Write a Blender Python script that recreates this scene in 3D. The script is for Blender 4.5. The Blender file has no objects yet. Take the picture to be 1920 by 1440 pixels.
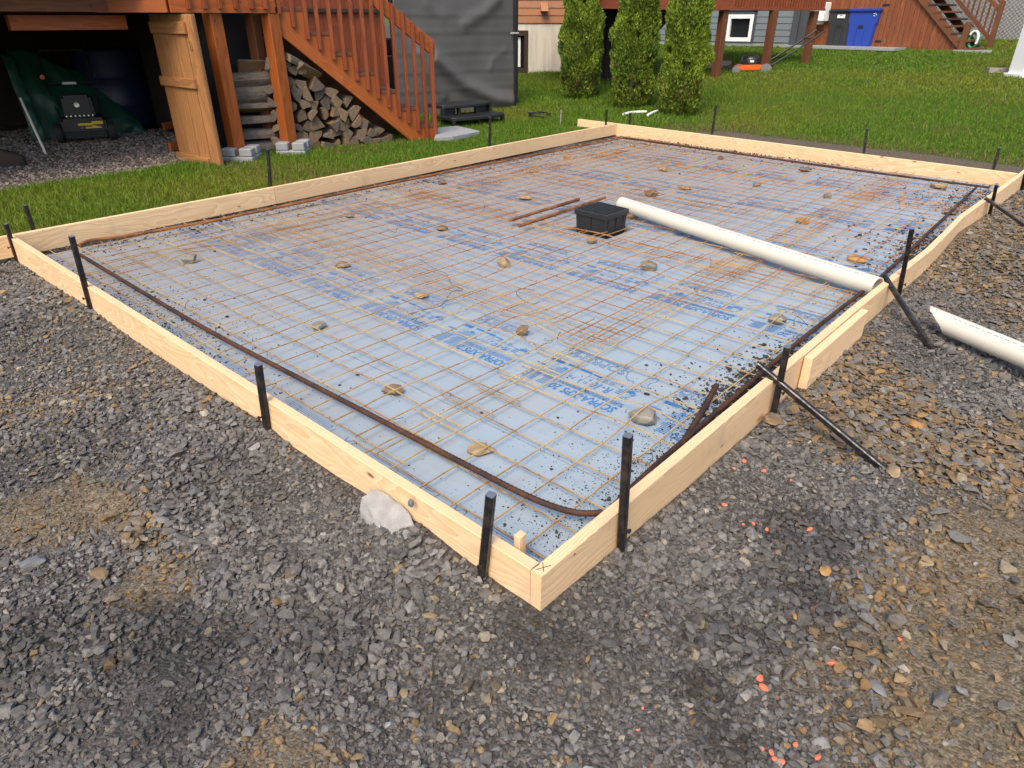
import bpy, bmesh, math, random
import numpy as np
from mathutils import Vector, Matrix, noise as mnoise

# ------------------------------------------------------------------ camera, world, sun, exposure
SC = bpy.context.scene
COL = SC.collection
K = 1256.668                                   # focal length in photograph pixels (1920 wide)
CAMP = Vector((-1.0807, -0.8727, 1.318))       # z = 0 is the top of the form boards
RW = [Vector((0.671148, -0.741322, 0.001299)), Vector((-0.354420, -0.322408, -0.877747)), Vector((0.651112, 0.588638, -0.479123))]
cd = bpy.data.cameras.new('camera'); cam = bpy.data.objects.new('camera', cd); COL.objects.link(cam)
cd.sensor_width = 36; cd.lens = K / 1920 * 36; cd.clip_end = 500; cd.clip_start = 0.05
M = Matrix.Identity(4)
for i in range(3):
    M[i][0] = RW[0][i]; M[i][1] = -RW[1][i]; M[i][2] = -RW[2][i]; M[i][3] = CAMP[i]
cam.matrix_world = M
SC.camera = cam
SUN_EL, SUN_AZ = math.radians(52), math.radians(205)     # azimuth of the sun, counter-clockwise from +X
W = bpy.data.worlds.new('World'); SC.world = W; W.use_nodes = True
wn = W.node_tree.nodes; bg = wn['Background']
sky = wn.new('ShaderNodeTexSky'); sky.sky_type = 'NISHITA'; sky.sun_disc = False
sky.sun_elevation = SUN_EL; sky.sun_rotation = math.radians(90) - SUN_AZ
sky.air_density = 1.0; sky.dust_density = 3.5; sky.ozone_density = 1.0
W.node_tree.links.new(sky.outputs[0], bg.inputs[0]); bg.inputs[1].default_value = 0.15
sd = bpy.data.lights.new('sun', 'SUN'); sun = bpy.data.objects.new('sun', sd); COL.objects.link(sun)
sd.energy = 1.55; sd.angle = math.radians(24); sd.color = (1.0, 0.88, 0.71)
sv = Vector((math.cos(SUN_EL) * math.cos(SUN_AZ), math.cos(SUN_EL) * math.sin(SUN_AZ), math.sin(SUN_EL)))
sun.rotation_euler = sv.to_track_quat('Z', 'Y').to_euler()
SC.view_settings.view_transform = 'Standard'; SC.view_settings.look = 'None'
SC.view_settings.exposure = 0.82; SC.view_settings.gamma = 1.0

rng = np.random.default_rng(7)
random.seed(7)

# ------------------------------------------------------------------ photograph pixel -> place in the yard
def ray(px, py):
    return RW[0] * ((px - 960) / K) + RW[1] * ((py - 720) / K) + RW[2]
def at(px, py, z):
    d = ray(px, py); return CAMP + d * ((z - CAMP.z) / d.z)
def on_plane(px, py, P, n):
    d = ray(px, py); P = Vector(P); n = Vector(n); return CAMP + d * ((P - CAMP).dot(n) / d.dot(n))
def on_x(px, py, X): return on_plane(px, py, (X, 0, 0), (1, 0, 0))
def on_y(px, py, Y): return on_plane(px, py, (0, Y, 0), (0, 1, 0))
def to_px(P):
    q = Vector(P) - CAMP; z = q.dot(RW[2]); return 960 + K * q.dot(RW[0]) / z, 720 + K * q.dot(RW[1]) / z
def up_to(P, py):                               # height on the upright line through P that shows at row py
    q = Vector((P[0], P[1], 0)) - CAMP; a = (py - 720) / K
    return (a * q.dot(RW[2]) - q.dot(RW[1])) / (RW[1].z - a * RW[2].z)
class Upright:                                  # an upright plane through two ground points
    def __init__(s, A, B):
        s.A = Vector((A[0], A[1], 0)); s.u = (Vector((B[0], B[1], 0)) - s.A); s.len = s.u.length; s.u.normalize()
        s.n = Vector((s.u.y, -s.u.x, 0))
        if s.n.dot(CAMP - s.A) < 0: s.n = -s.n   # n looks at the camera
    def __call__(s, px, py, off=0.0): return on_plane(px, py, s.A + s.n * off, s.n)
    def sz(s, px, py):
        p = s(px, py); return (p - s.A).dot(s.u), p.z
    def pt(s, a, z, off=0.0): return s.A + s.u * a + s.n * off + Vector((0, 0, z))

# ------------------------------------------------------------------ terrain
def hash2(ix, iy, seed):
    h = (ix.astype(np.int64) * 374761393 + iy.astype(np.int64) * 668265263 + seed * 1442695041) & 0x7fffffff
    h = ((h ^ (h >> 13)) * 1274126177) & 0x7fffffff
    return ((h ^ (h >> 16)) & 0xffff) / 65535.0
def vnoise(x, y, seed=0):
    x = np.asarray(x, float); y = np.asarray(y, float)
    ix = np.floor(x); iy = np.floor(y); fx = x - ix; fy = y - iy
    fx = fx * fx * (3 - 2 * fx); fy = fy * fy * (3 - 2 * fy)
    a = hash2(ix, iy, seed); b = hash2(ix + 1, iy, seed); c = hash2(ix, iy + 1, seed); d = hash2(ix + 1, iy + 1, seed)
    return (a * (1 - fx) + b * fx) * (1 - fy) + (c * (1 - fx) + d * fx) * fy
def fbm(x, y, seed=0, o=3):
    s = 0; a = 1; t = 0
    for i in range(o):
        s = s + a * vnoise(x * 2 ** i, y * 2 ** i, seed + i); t += a; a *= .5
    return s / t
def sstep(a, b, x):
    t = np.clip((x - a) / (b - a), 0, 1); return t * t * (3 - 2 * t)
FL, FW = 7.30, 4.75                              # form: length along x, width along y
FRONT = np.array([(-1, -.13), (.069, -.125), (.266, -.12), (.458, -.10), (.7, -.13), (.9, -.145), (1.19, -.15), (1.43, -.125), (1.77, -.145), (2.5, -.16), (3.1, -.155), (3.4, -.15), (4.06, -.175), (4.45, -.17), (5, -.17)])
RIGHT = np.array([(-1, -.135), (-.03, -.136), (.18, -.142), (.41, -.15), (.84, -.168), (1.29, -.178), (1.52, -.165), (1.86, -.165), (2.9, -.165), (3.4, -.145), (4.15, -.14), (4.9, -.115), (5.5, -.14), (6.05, -.16), (7.2, -.175), (9, -.17)])
def lawn_z(x, y):
    s = np.logaddexp(0, (x - 8.6) * 2.2) / 2.2
    return -0.105 + 0.070 * s + .03 * (fbm(x * .6, y * .6, 5) - .5) + .10 * sstep(7.0, 9.5, y) * sstep(4.5, 2.0, x)
def yard_z(x, y):
    base = -.185 + .095 * (fbm(x * 1.1, y * 1.1, 11) - .5) + .055 * (fbm(x * 3.3, y * 3.3, 21) - .5)
    base = base - .05 * np.exp(-(((x - 1.9) / .8) ** 2 + ((y + .75) / .35) ** 2))        # hollow beside the brace
    base = base + .02 * sstep(0, -.8, y) * sstep(.8, -1, x)
    df = np.abs(x + .02); dr = np.abs(y + .02)
    wf = np.exp(-(df / .16) ** 2) * (y > -.3); wr = np.exp(-(dr / .16) ** 2) * (x > -.3)
    zf = np.interp(y, FRONT[:, 0], FRONT[:, 1]); zr = np.interp(x, RIGHT[:, 0], RIGHT[:, 1])
    w = np.maximum(wf, wr); z = (zf * wf + zr * wr) / np.maximum(wf + wr, 1e-6)
    return base * (1 - w) + z * w
def masks(x, y):
    """inside the form / lawn weight / under-deck gravel"""
    inside = (x > 0.0) & (x < 7.33 + .02 * y) & (y > 0.0) & (y < 4.76)
    n = .25 * (fbm(x * 1.3, y * 1.3, 3) - .5)
    e = 8.36 + .05 * (y - 2) + n - .9 * sstep(3.6, 4.9, y)
    lawn = np.maximum(sstep(4.86, 4.94, y), sstep(e - .06, e + .06, x))
    ud = sstep(6.86 + n * .3, 6.98 + n * .3, y + .28 * sstep(.3, -1.5, x) * -1 - .25 * sstep(1.7, 2.5, x) * (x < 2.7)) * sstep(5.3, 5.1, x)
    lawn = lawn * (1 - ud)
    return inside, lawn, ud
def ground_np(x, y):
    x = np.asarray(x, float); y = np.asarray(y, float)
    inside, lawn, ud = masks(x, y)
    outer = np.maximum(sstep(4.80, 4.9, y), sstep(7.45, 8.5, x))
    z = yard_z(x, y) * (1 - outer) + lawn_z(x, y) * outer
    return np.where(inside, -.17, z)
def gz(x, y): return float(ground_np(np.array([x]), np.array([y]))[0])
def ground(px, py):                              # first ground point seen through a pixel
    d = ray(px, py)
    zz = -.1
    for i in range(60):
        P = CAMP + d * ((zz - CAMP.z) / d.z) if d.z < -1e-4 else CAMP + d * 40
        if P.x > 60: P = CAMP + d * 25
        g = gz(P.x, P.y); zz = zz + .35 * (g - zz)
    return CAMP + d * ((zz - CAMP.z) / d.z)

# ------------------------------------------------------------------ objects: naming, parts, copies
def tag(o, label=None, cat=None, group=None, kind=None):
    if label: o['label'] = label
    if cat: o['category'] = cat
    if group: o['group'] = group
    if kind: o['kind'] = kind
    return o
def empty(name, loc, label, cat, group=None, rz=0):
    o = bpy.data.objects.new(name, None); COL.objects.link(o); o.location = loc; o.rotation_euler = (0, 0, rz)
    o.empty_display_size = .1
    return tag(o, label, cat, group)
def world_of(o):
    m = o.matrix_basis.copy()
    if o.parent: m = world_of(o.parent) @ o.matrix_parent_inverse @ m
    return m
def set_parent(o, p):
    o.parent = p; o.matrix_parent_inverse = world_of(p).inverted()
def copy_tree(o, parent=None):
    c = o.copy(); COL.objects.link(c)
    if parent is not None: c.parent = parent
    for ch in o.children: copy_tree(ch, c)
    return c

class MB:
    """collects polygons, then becomes ONE mesh object"""
    def __init__(s): s.v = []; s.f = []; s.m = []
    def add(s, verts, faces, mi=0):
        b = len(s.v); s.v += [Vector(v) for v in verts]; s.f += [tuple(i + b for i in f) for f in faces]; s.m += [mi] * len(faces); return s
    def obox(s, c, ax, ay, az, mi=0):             # centre and three half axes
        c = Vector(c); ax = Vector(ax); ay = Vector(ay); az = Vector(az)
        vs = [c + ax * i + ay * j + az * k for k in (-1, 1) for j in (-1, 1) for i in (-1, 1)]
        fs = [(0, 2, 3, 1), (4, 5, 7, 6), (0, 1, 5, 4), (2, 6, 7, 3), (0, 4, 6, 2), (1, 3, 7, 5)]
        if ax.cross(ay).dot(az) < 0: fs = [f[::-1] for f in fs]
        return s.add(vs, fs, mi)
    def box(s, lo, hi, mi=0):
        lo = Vector(lo); hi = Vector(hi); c = (lo + hi) / 2; h = (hi - lo) / 2
        return s.obox(c, (h.x, 0, 0), (0, h.y, 0), (0, 0, h.z), mi)
    def bar(s, p0, p1, w, t, up=(0, 0, 1), mi=0):  # rectangular bar: w across along up, t sideways
        p0 = Vector(p0); p1 = Vector(p1); d = p1 - p0; L = d.length; d.normalize(); up = Vector(up)
        side = d.cross(up)
        if side.length < 1e-4: side = d.cross(Vector((1, 0, 0)))
        side.normalize(); upv = side.cross(d)
        return s.obox((p0 + p1) / 2, d * L / 2, side * t / 2, upv * w / 2, mi)
    def tube(s, pts, r, n=8, caps=True, mi=0, twist=0):
        pts = [Vector(p) for p in pts]; rs = r if isinstance(r, (list, tuple)) else [r] * len(pts)
        rings = []; prev = None
        for i, p in enumerate(pts):
            d = (pts[min(i + 1, len(pts) - 1)] - pts[max(i - 1, 0)]).normalized()
            if prev is None:
                a = d.cross(Vector((0, 0, 1)))
                if a.length < 1e-3: a = d.cross(Vector((1, 0, 0)))
                a.normalize()
            else: a = (prev - d * prev.dot(d)).normalized()
            prev = a; b = d.cross(a)
            rings.append([p + (a * math.cos(2 * math.pi * k / n + twist) + b * math.sin(2 * math.pi * k / n + twist)) * rs[i] for k in range(n)])
        vs = [v for r_ in rings for v in r_]; fs = []
        for i in range(len(pts) - 1):
            for k in range(n):
                k2 = (k + 1) % n; fs.append((i * n + k, i * n + k2, (i + 1) * n + k2, (i + 1) * n + k))
        if caps:
            fs.append(tuple(range(n))[::-1]); fs.append(tuple((len(pts) - 1) * n + k for k in range(n)))
        return s.add(vs, fs, mi)
    def prism(s, poly, ext, mi=0):                # polygon of 3-D points pushed along ext
        poly = [Vector(p) for p in poly]; ext = Vector(ext); n = len(poly)
        nrm = Vector((0, 0, 0))
        for i in range(n): nrm += (poly[i]).cross(poly[(i + 1) % n])
        if nrm.dot(ext) > 0: poly = poly[::-1]
        vs = poly + [p + ext for p in poly]
        fs = [tuple(range(n)), tuple(range(2 * n - 1, n - 1, -1))] + [(i, n + i, n + (i + 1) % n, (i + 1) % n) for i in range(n)]
        return s.add(vs, fs, mi)
    def lathe(s, c, prof, n=20, mi=0, axis=(0, 0, 1)):
        c = Vector(c); axis = Vector(axis).normalized(); a = axis.orthogonal().normalized(); b = axis.cross(a)
        vs = []; fs = []
        for (r, h) in prof: vs += [c + axis * h + (a * math.cos(2 * math.pi * k / n) + b * math.sin(2 * math.pi * k / n)) * r for k in range(n)]
        for i in range(len(prof) - 1):
            for k in range(n): fs.append((i * n + k, i * n + (k + 1) % n, (i + 1) * n + (k + 1) % n, (i + 1) * n + k))
        fs.append(tuple(range(n))[::-1]); fs.append(tuple((len(prof) - 1) * n + k for k in range(n)))
        return s.add(vs, fs, mi)
    def build(s, name, mat, parent=None, smooth=False, bevel=0, frame=None, seg=1):
        me = bpy.data.meshes.new(name)
        mw = frame if frame is not None else Matrix.Identity(4)
        if frame is None:
            c = sum(s.v, Vector()) / max(len(s.v), 1); mw = Matrix.Translation(c)
        inv = mw.inverted()
        me.from_pydata([inv @ v for v in s.v], [], s.f)
        mats = mat if isinstance(mat, (list, tuple)) else [mat]
        for m in mats: me.materials.append(m)
        if len(mats) > 1: me.polygons.foreach_set('material_index', s.m)
        if bevel:
            bm = bmesh.new(); bm.from_mesh(me)
            bmesh.ops.bevel(bm, geom=[e for e in bm.edges if len(e.link_faces) == 2 and e.calc_face_angle(0) > .5], offset=bevel, segments=seg, affect='EDGES', clamp_overlap=True)
            bm.to_mesh(me); bm.free()
        if smooth:
            me.polygons.foreach_set('use_smooth', [True] * len(me.polygons))
            me.set_sharp_from_angle(angle=math.radians(40))
        me.update()
        o = bpy.data.objects.new(name, me); COL.objects.link(o); o.matrix_basis = mw
        if parent is not None: set_parent(o, parent)
        return o
def frame_of(p0, p1, up=(0, 0, 1)):               # local X along the length, local Z along up
    p0 = Vector(p0); p1 = Vector(p1); x = (p1 - p0).normalized(); up = Vector(up)
    y = up.cross(x)
    if y.length < 1e-3: y = Vector((0, 1, 0)).cross(x)
    y.normalize(); z = x.cross(y)
    m = Matrix.Identity(4)
    for i in range(3): m[i][0] = x[i]; m[i][1] = y[i]; m[i][2] = z[i]; m[i][3] = ((p0 + p1) / 2)[i]
    return m
def plank(name, p0, p1, w, t, mat, parent=None, up=(0, 0, 1), bevel=.003):
    b = MB().bar(p0, p1, w, t, up); return b.build(name, mat, parent, bevel=bevel, frame=frame_of(p0, p1, up))

def np_mesh(name, verts, faces, mat, colors=None, smooth=False, attr='Col'):
    """faces: (n,3) or (n,4) array of equal size"""
    me = bpy.data.meshes.new(name); nv = len(verts); nf, k = faces.shape
    me.vertices.add(nv); me.vertices.foreach_set('co', np.ascontiguousarray(verts, np.float32).ravel())
    me.loops.add(nf * k); me.loops.foreach_set('vertex_index', np.ascontiguousarray(faces, np.int32).ravel())
    me.polygons.add(nf); me.polygons.foreach_set('loop_start', np.arange(0, nf * k, k, dtype=np.int32))
    me.polygons.foreach_set('use_smooth', np.full(nf, smooth))
    if colors is not None:
        a = me.color_attributes.new(attr, 'FLOAT_COLOR', 'POINT')
        c4 = np.ones((nv, 4), np.float32); c4[:, :3] = colors; a.data.foreach_set('color', c4.ravel())
    me.materials.append(mat); me.update(calc_edges=True); me.validate()
    o = bpy.data.objects.new(name, me); COL.objects.link(o); return o

# ------------------------------------------------------------------ materials
def lin(r, g=None, b=None):
    if g is None: g = b = r
    f = lambda c: (c / 255 / 12.92) if c / 255 <= .04045 else ((c / 255 + .055) / 1.055) ** 2.4
    return (f(r), f(g), f(b), 1)
class Nodes:
    def __init__(s, name):
        s.mat = bpy.data.materials.new(name); s.mat.use_nodes = True; s.t = s.mat.node_tree; s.b = s.t.nodes['Principled BSDF']; s.out = s.t.nodes['Material Output']
    def n(s, ty, **kw):
        nd = s.t.nodes.new('ShaderNode' + ty)
        for k, v in kw.items(): setattr(nd, k, v)
        return nd
    def link(s, a, b): s.t.links.new(a, b); return s
    def put(s, sock, v):
        if hasattr(v, 'is_linked') or isinstance(v, bpy.types.NodeSocket): s.t.links.new(v, sock)
        else: sock.default_value = v
    def coord(s, kind='Object'): return s.n('TexCoord').outputs[kind]
    def pos(s): return s.n('NewGeometry').outputs['Position']
    def mapping(s, vec, scale=(1, 1, 1), loc=(0, 0, 0)):
        m = s.n('Mapping'); s.link(vec, m.inputs['Vector']); m.inputs['Scale'].default_value = scale; m.inputs['Location'].default_value = loc; return m.outputs[0]
    def noise(s, vec, scale, detail=3, rough=.55, out='Fac', dist=0):
        x = s.n('TexNoise'); s.link(vec, x.inputs['Vector']); x.inputs['Scale'].default_value = scale; x.inputs['Detail'].default_value = detail; x.inputs['Roughness'].default_value = rough; x.inputs['Distortion'].default_value = dist; return x.outputs[out]
    def ramp(s, fac, stops, interp='LINEAR'):
        r = s.n('ValToRGB'); s.link(fac, r.inputs[0]); e = r.color_ramp.elements; r.color_ramp.interpolation = interp
        while len(e) < len(stops): e.new(.5)
        for el, (p, c) in zip(e, stops):
            el.position = p; el.color = c if len(c) == 4 else (*c, 1)
        return r.outputs[0]
    def mix(s, fac, a, b, mode='MIX'):
        m = s.n('Mix'); m.data_type = 'RGBA'; m.blend_type = mode
        s.put(m.inputs[0], fac); s.put(m.inputs[6], a); s.put(m.inputs[7], b); return m.outputs[2]
    def math(s, op, a, b=0.0):
        m = s.n('Math'); m.operation = op; s.put(m.inputs[0], a); s.put(m.inputs[1], b); return m.outputs[0]
    def bump(s, h, strength=.3, dist=.01):
        b = s.n('Bump'); s.link(h, b.inputs['Height']); b.inputs['Strength'].default_value = strength; b.inputs['Distance'].default_value = dist; s.link(b.outputs[0], s.b.inputs['Normal'])
    def base(s, c, rough=.7, metal=0, spec=None):
        s.put(s.b.inputs['Base Color'], c); s.put(s.b.inputs['Roughness'], rough); s.b.inputs['Metallic'].default_value = metal
        if spec is not None: s.b.inputs['Specular IOR Level'].default_value = spec
        return s.mat
BW = lambda v: (v, v, v, 1)
def simple(name, c, rough=.6, metal=0, var=.25, scale=8, bump=0):
    N = Nodes(name); v = N.coord()
    f = N.noise(v, scale, 4)
    a = tuple(x * (1 - var) for x in c[:3]) + (1,); b = tuple(min(1, x * (1 + var)) for x in c[:3]) + (1,)
    N.base(N.mix(f, a, b), rough, metal)
    if bump: N.bump(N.noise(v, scale * 6, 3), bump, .005)
    return N.mat
def wood(name, light, dark, knot, rough=.65, ring=60, knots=True, gloss_noise=False, grime=None, gr=1.0):
    """lumber: local X is the grain direction"""
    N = Nodes(name); v = N.coord(); oi = N.n('ObjectInfo').outputs['Random']
    off = N.n('CombineXYZ'); N.link(N.math('MULTIPLY', oi, 37.0), off.inputs[0]); N.link(N.math('MULTIPLY', oi, .35), off.inputs[1]); N.link(N.math('MULTIPLY', N.math('SUBTRACT', oi, .5), .16), off.inputs[2])
    add = N.n('VectorMath', operation='ADD'); N.link(v, add.inputs[0]); N.link(off.outputs[0], add.inputs[1]); v2 = add.outputs[0]
    # rings around a far pith, bent by slow noise
    st = N.mapping(v2, (.35, 1, 1), (0, .045, .02))
    bend = N.noise(N.mapping(v2, (1.1, 5, 5)), 1.0, 2, out='Color')
    sub = N.n('VectorMath', operation='SUBTRACT'); N.link(bend, sub.inputs[0]); sub.inputs[1].default_value = (.5, .5, .5)
    sc = N.n('VectorMath', operation='SCALE'); N.link(sub.outputs[0], sc.inputs[0]); sc.inputs['Scale'].default_value = .10
    ad2 = N.n('VectorMath', operation='ADD'); N.link(st, ad2.inputs[0]); N.link(sc.outputs[0], ad2.inputs[1])
    wv = N.n('TexWave'); wv.wave_type = 'RINGS'; wv.rings_direction = 'X'; wv.wave_profile = 'SAW'; N.link(ad2.outputs[0], wv.inputs['Vector']); wv.inputs['Scale'].default_value = ring / 2; wv.inputs['Distortion'].default_value = 1.2; wv.inputs['Detail'].default_value = 2
    fib = N.noise(N.mapping(v2, (4, 120, 120)), 1.0, 3)
    g = N.math('ADD', N.math('MULTIPLY', wv.outputs['Fac'], .55 * gr), N.math('MULTIPLY', fib, .45))
    c = N.mix(N.ramp(g, [(.25, BW(0)), (.85, BW(1))]), light, dark)
    big = N.noise(N.mapping(v2, (1.2, 6, 6)), 1.0, 2)
    c = N.mix(N.math('MULTIPLY', big, .5), c, tuple(x * .72 for x in dark[:3]) + (1,), 'MIX')
    if knots:
        vo = N.n('TexVoronoi'); N.link(N.mapping(v2, (3.2, 1.0, 7.5)), vo.inputs['Vector']); vo.inputs['Scale'].default_value = 1
        vc = N.n('SeparateColor'); N.link(vo.outputs['Color'], vc.inputs[0])
        d = N.math('DIVIDE', vo.outputs['Distance'], N.math('ADD', N.math('MULTIPLY', vc.outputs[1], .7), .4))
        k = N.ramp(d, [(.065, BW(1)), (.10, BW(.55)), (.16, BW(0))])
        k = N.math('MULTIPLY', k, N.math('GREATER_THAN', vc.outputs[0], .30))
        c = N.mix(k, c, knot)
    if grime:
        v3 = N.n('TexVoronoi'); N.link(v2, v3.inputs['Vector']); v3.inputs['Scale'].default_value = 7; vs3 = N.n('SeparateColor'); N.link(v3.outputs['Color'], vs3.inputs[0])
        hole = N.math('MULTIPLY', N.math('LESS_THAN', v3.outputs['Distance'], .034), N.math('GREATER_THAN', vs3.outputs[0], .55)); c = N.mix(N.math('MULTIPLY', hole, .85), c, (.07, .04, .025, 1))
        gm = N.ramp(N.noise(N.pos(), 5.5, 5, .65), [(.56, BW(0)), (.75, BW(1))]); c = N.mix(N.math('MULTIPLY', gm, .6), c, grime)
    tint = N.math('ADD', N.math('MULTIPLY', oi, .22), .89)
    cc = N.n('CombineColor');
    for i in range(3): N.link(tint, cc.inputs[i])
    c = N.mix(1.0, c, cc.outputs[0], 'MULTIPLY')
    N.base(c, rough, 0, .3); N.bump(g, .25, .002)
    return N.mat
M_pine = wood('new_pine', (.88, .645, .395, 1), (.66, .41, .205, 1), (.24, .105, .045, 1), .62, 110, grime=(.47, .35, .23, 1), gr=.9)
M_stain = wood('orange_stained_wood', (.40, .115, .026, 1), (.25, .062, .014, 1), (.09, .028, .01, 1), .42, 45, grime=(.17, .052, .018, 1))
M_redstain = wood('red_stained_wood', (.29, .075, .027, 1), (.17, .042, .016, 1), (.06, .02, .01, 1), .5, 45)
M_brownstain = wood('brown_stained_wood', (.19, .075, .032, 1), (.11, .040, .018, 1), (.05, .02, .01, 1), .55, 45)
M_cedarplank = wood('bare_cedar_plank', (.45, .22, .085, 1), (.29, .125, .045, 1), (.14, .05, .02, 1), .6, 45)
M_fencewood = wood('cedar_fence_wood', (.31, .100, .038, 1), (.16, .050, .020, 1), (.05, .02, .01, 1), .6, 45, grime=(.12, .09, .075, 1))
M_greywood = wood('weathered_grey_wood', (.34, .31, .27, 1), (.20, .18, .15, 1), (.1, .08, .06, 1), .8, 50)
def m_steel():
    N = Nodes('black_steel'); v = N.coord(); f = N.noise(v, 30, 4); sc = N.noise(N.mapping(v, (60, 60, 4)), 1, 3)
    c = N.mix(N.ramp(f, [(.5, BW(0)), (.72, BW(1))]), (.026, .026, .029, 1), (.075, .060, .050, 1))
    N.base(c, N.ramp(sc, [(.3, BW(.24)), (.7, BW(.48))]), .55); return N.mat
M_steel = m_steel()
M_steelend = simple('worn_steel_end', (.32, .33, .36, 1), .4, .8)
def m_rust(name, a, b, c, scale, rough=.75, metal=.1):
    N = Nodes(name); v = N.pos(); f = N.noise(v, scale, 5, .65); g = N.noise(v, scale * .12, 3)
    col = N.mix(N.ramp(f, [(.35, BW(0)), (.65, BW(1))]), a, b); col = N.mix(N.ramp(g, [(.42, BW(0)), (.62, BW(1))]), col, c)
    N.base(col, rough, metal); N.bump(f, .4, .002); return N.mat
M_rebar = m_rust('rusty_rebar', (.050, .021, .012, 1), (.105, .040, .016, 1), (.030, .015, .011, 1), 60)
M_rebar2 = m_rust('orange_rusty_rebar', (.23, .085, .026, 1), (.33, .135, .04, 1), (.13, .05, .02, 1), 60)
M_mesh = m_rust('rusty_mesh_wire', (.46, .275, .095, 1), (.22, .105, .034, 1), (.50, .36, .16, 1), 30, .6, .1)
M_mesh2 = m_rust('rust_orange_mesh_wire', (.44, .18, .045, 1), (.20, .078, .024, 1), (.46, .27, .10, 1), 30, .7, .05)
M_tie = simple('dark_tie_wire', (.03, .027, .028, 1), .45, .6)
def m_foam():
    N = Nodes('blue_grey_foam'); v = N.pos()
    a = N.noise(v, 1.1, 4, .6); st = N.noise(N.mapping(v, (40, 1.2, 40)), 1, 3, .6); fine = N.noise(v, 22, 5, .7)
    c = N.mix(N.ramp(a, [(.35, BW(0)), (.65, BW(1))]), (.262, .335, .395, 1), (.292, .345, .390, 1))
    c = N.mix(N.math('MULTIPLY', N.ramp(st, [(.45, BW(0)), (.7, BW(1))]), .30), c, (.37, .395, .415, 1))
    sx = N.n('SeparateXYZ'); N.link(v, sx.inputs[0])
    far = N.ramp(N.math('ADD', N.math('ADD', N.math('MULTIPLY', sx.outputs[1], .13), N.math('MULTIPLY', sx.outputs[0], .022)), N.math('MULTIPLY', a, .55)), [(.37, BW(0)), (.80, BW(1))])
    dust = N.math('MULTIPLY', N.math('ADD', N.math('MULTIPLY', fine, .8), .25), far)
    c = N.mix(N.math('MULTIPLY', dust, .95), c, (.25, .212, .185, 1))                    # dried mud trodden in at the far left
    rs = N.math('MULTIPLY', N.ramp(N.noise(N.mapping(v, (3, 14, 3)), 1, 4, .7), [(.55, BW(0)), (.78, BW(1))]), .42)
    c = N.mix(rs, c, (.30, .22, .145, 1))                                                  # rust water stains
    sm = N.math('MULTIPLY', N.ramp(N.noise(v, 3.3, 5, .7), [(.57, BW(0)), (.8, BW(1))]), .45)
    c = N.mix(sm, c, (.19, .185, .19, 1))
    N.base(c, N.ramp(fine, [(.3, BW(.38)), (.7, BW(.62))]), 0, .45); N.bump(N.noise(v, 3.0, 3), .25, .01); return N.mat
M_foam = m_foam()
def m_ink():
    N = Nodes('blue_print_ink'); v = N.pos()
    f = N.ramp(N.noise(v, 5, 4, .7), [(.3, BW(0)), (.7, BW(1))]); sx = N.n('SeparateXYZ'); N.link(v, sx.inputs[0])
    c = N.mix(f, (.022, .130, .37, 1), (.065, .19, .40, 1))
    far = N.ramp(N.math('ADD', N.math('ADD', N.math('MULTIPLY', sx.outputs[1], .13), N.math('MULTIPLY', sx.outputs[0], .022)), N.math('MULTIPLY', N.noise(v, 1.1, 4, .6), .55)), [(.42, BW(0)), (.95, BW(1))])
    c = N.mix(N.math('MULTIPLY', far, .5), c, (.25, .225, .205, 1))                     # the same dried mud over the print
    N.base(c, .5); return N.mat
M_ink = m_ink()
M_pvc = simple('white_pvc', (.60, .565, .475, 1), .32, 0, .05, 12)
def m_pvc():
    N = Nodes('scuffed_white_pvc'); v = N.coord(); f = N.ramp(N.noise(v, 60, 5, .75), [(.60, BW(0)), (.75, BW(1))]); g = N.ramp(N.noise(v, 5, 3), [(.45, BW(0)), (.7, BW(1))])
    c = N.mix(N.math('MULTIPLY', f, N.math('MULTIPLY', g, .65)), (.60, .565, .475, 1), (.40, .33, .25, 1)); N.base(c, .35); return N.mat
M_pvc = m_pvc()
M_plastic = simple('black_plastic', (.018, .018, .019, 1), .38, 0, .3, 20, .05)
M_darkhole = simple('black_hole_soil', (.012, .011, .010, 1), .9)
def m_stone(name, a, b, scale=14):
    N = Nodes(name); v = N.coord(); f = N.noise(v, scale, 6, .65); oi = N.n('ObjectInfo').outputs['Random']
    c = N.mix(N.ramp(f, [(.3, BW(0)), (.7, BW(1))]), a, b); ve = N.ramp(N.noise(N.mapping(v, (6, 18, 30)), 1.5, 3), [(.55, BW(0)), (.7, BW(1))])
    c = N.mix(N.math('MULTIPLY', ve, .4), c, tuple(min(1, x * 1.8) for x in b[:3]) + (1,)); N.base(c, .8); N.bump(f, .6, .006); return N.mat
M_rock = {'grey': m_stone('grey_rock', (.13, .12, .10, 1), (.24, .22, .18, 1)), 'tan': m_stone('tan_rock', (.21, .145, .075, 1), (.34, .255, .15, 1)), 'brown': m_stone('brown_rock', (.13, .085, .045, 1), (.24, .165, .09, 1)),
          'orange': m_stone('orange_rock', (.26, .13, .04, 1), (.38, .22, .08, 1)), 'dark': m_stone('dark_rock', (.06, .052, .045, 1), (.13, .11, .09, 1)), 'slate': m_stone('slate_rock', (.10, .10, .105, 1), (.18, .18, .185, 1))}
def m_attr(name, rough=.8, scale=90, var=.5, bump=.35, spec=.3):
    N = Nodes(name); a = N.n('VertexColor'); a.layer_name = 'Col'; f = N.noise(N.pos(), scale, 4, .65)
    c = N.mix(1.0, a.outputs[0], N.ramp(f, [(.25, BW(1 - var)), (.75, BW(1.0))]), 'MULTIPLY'); N.base(c, rough, 0, spec)
    if bump: N.bump(f, bump, .003)
    return N.mat
M_gravel = m_attr('crushed_stone')
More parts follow.
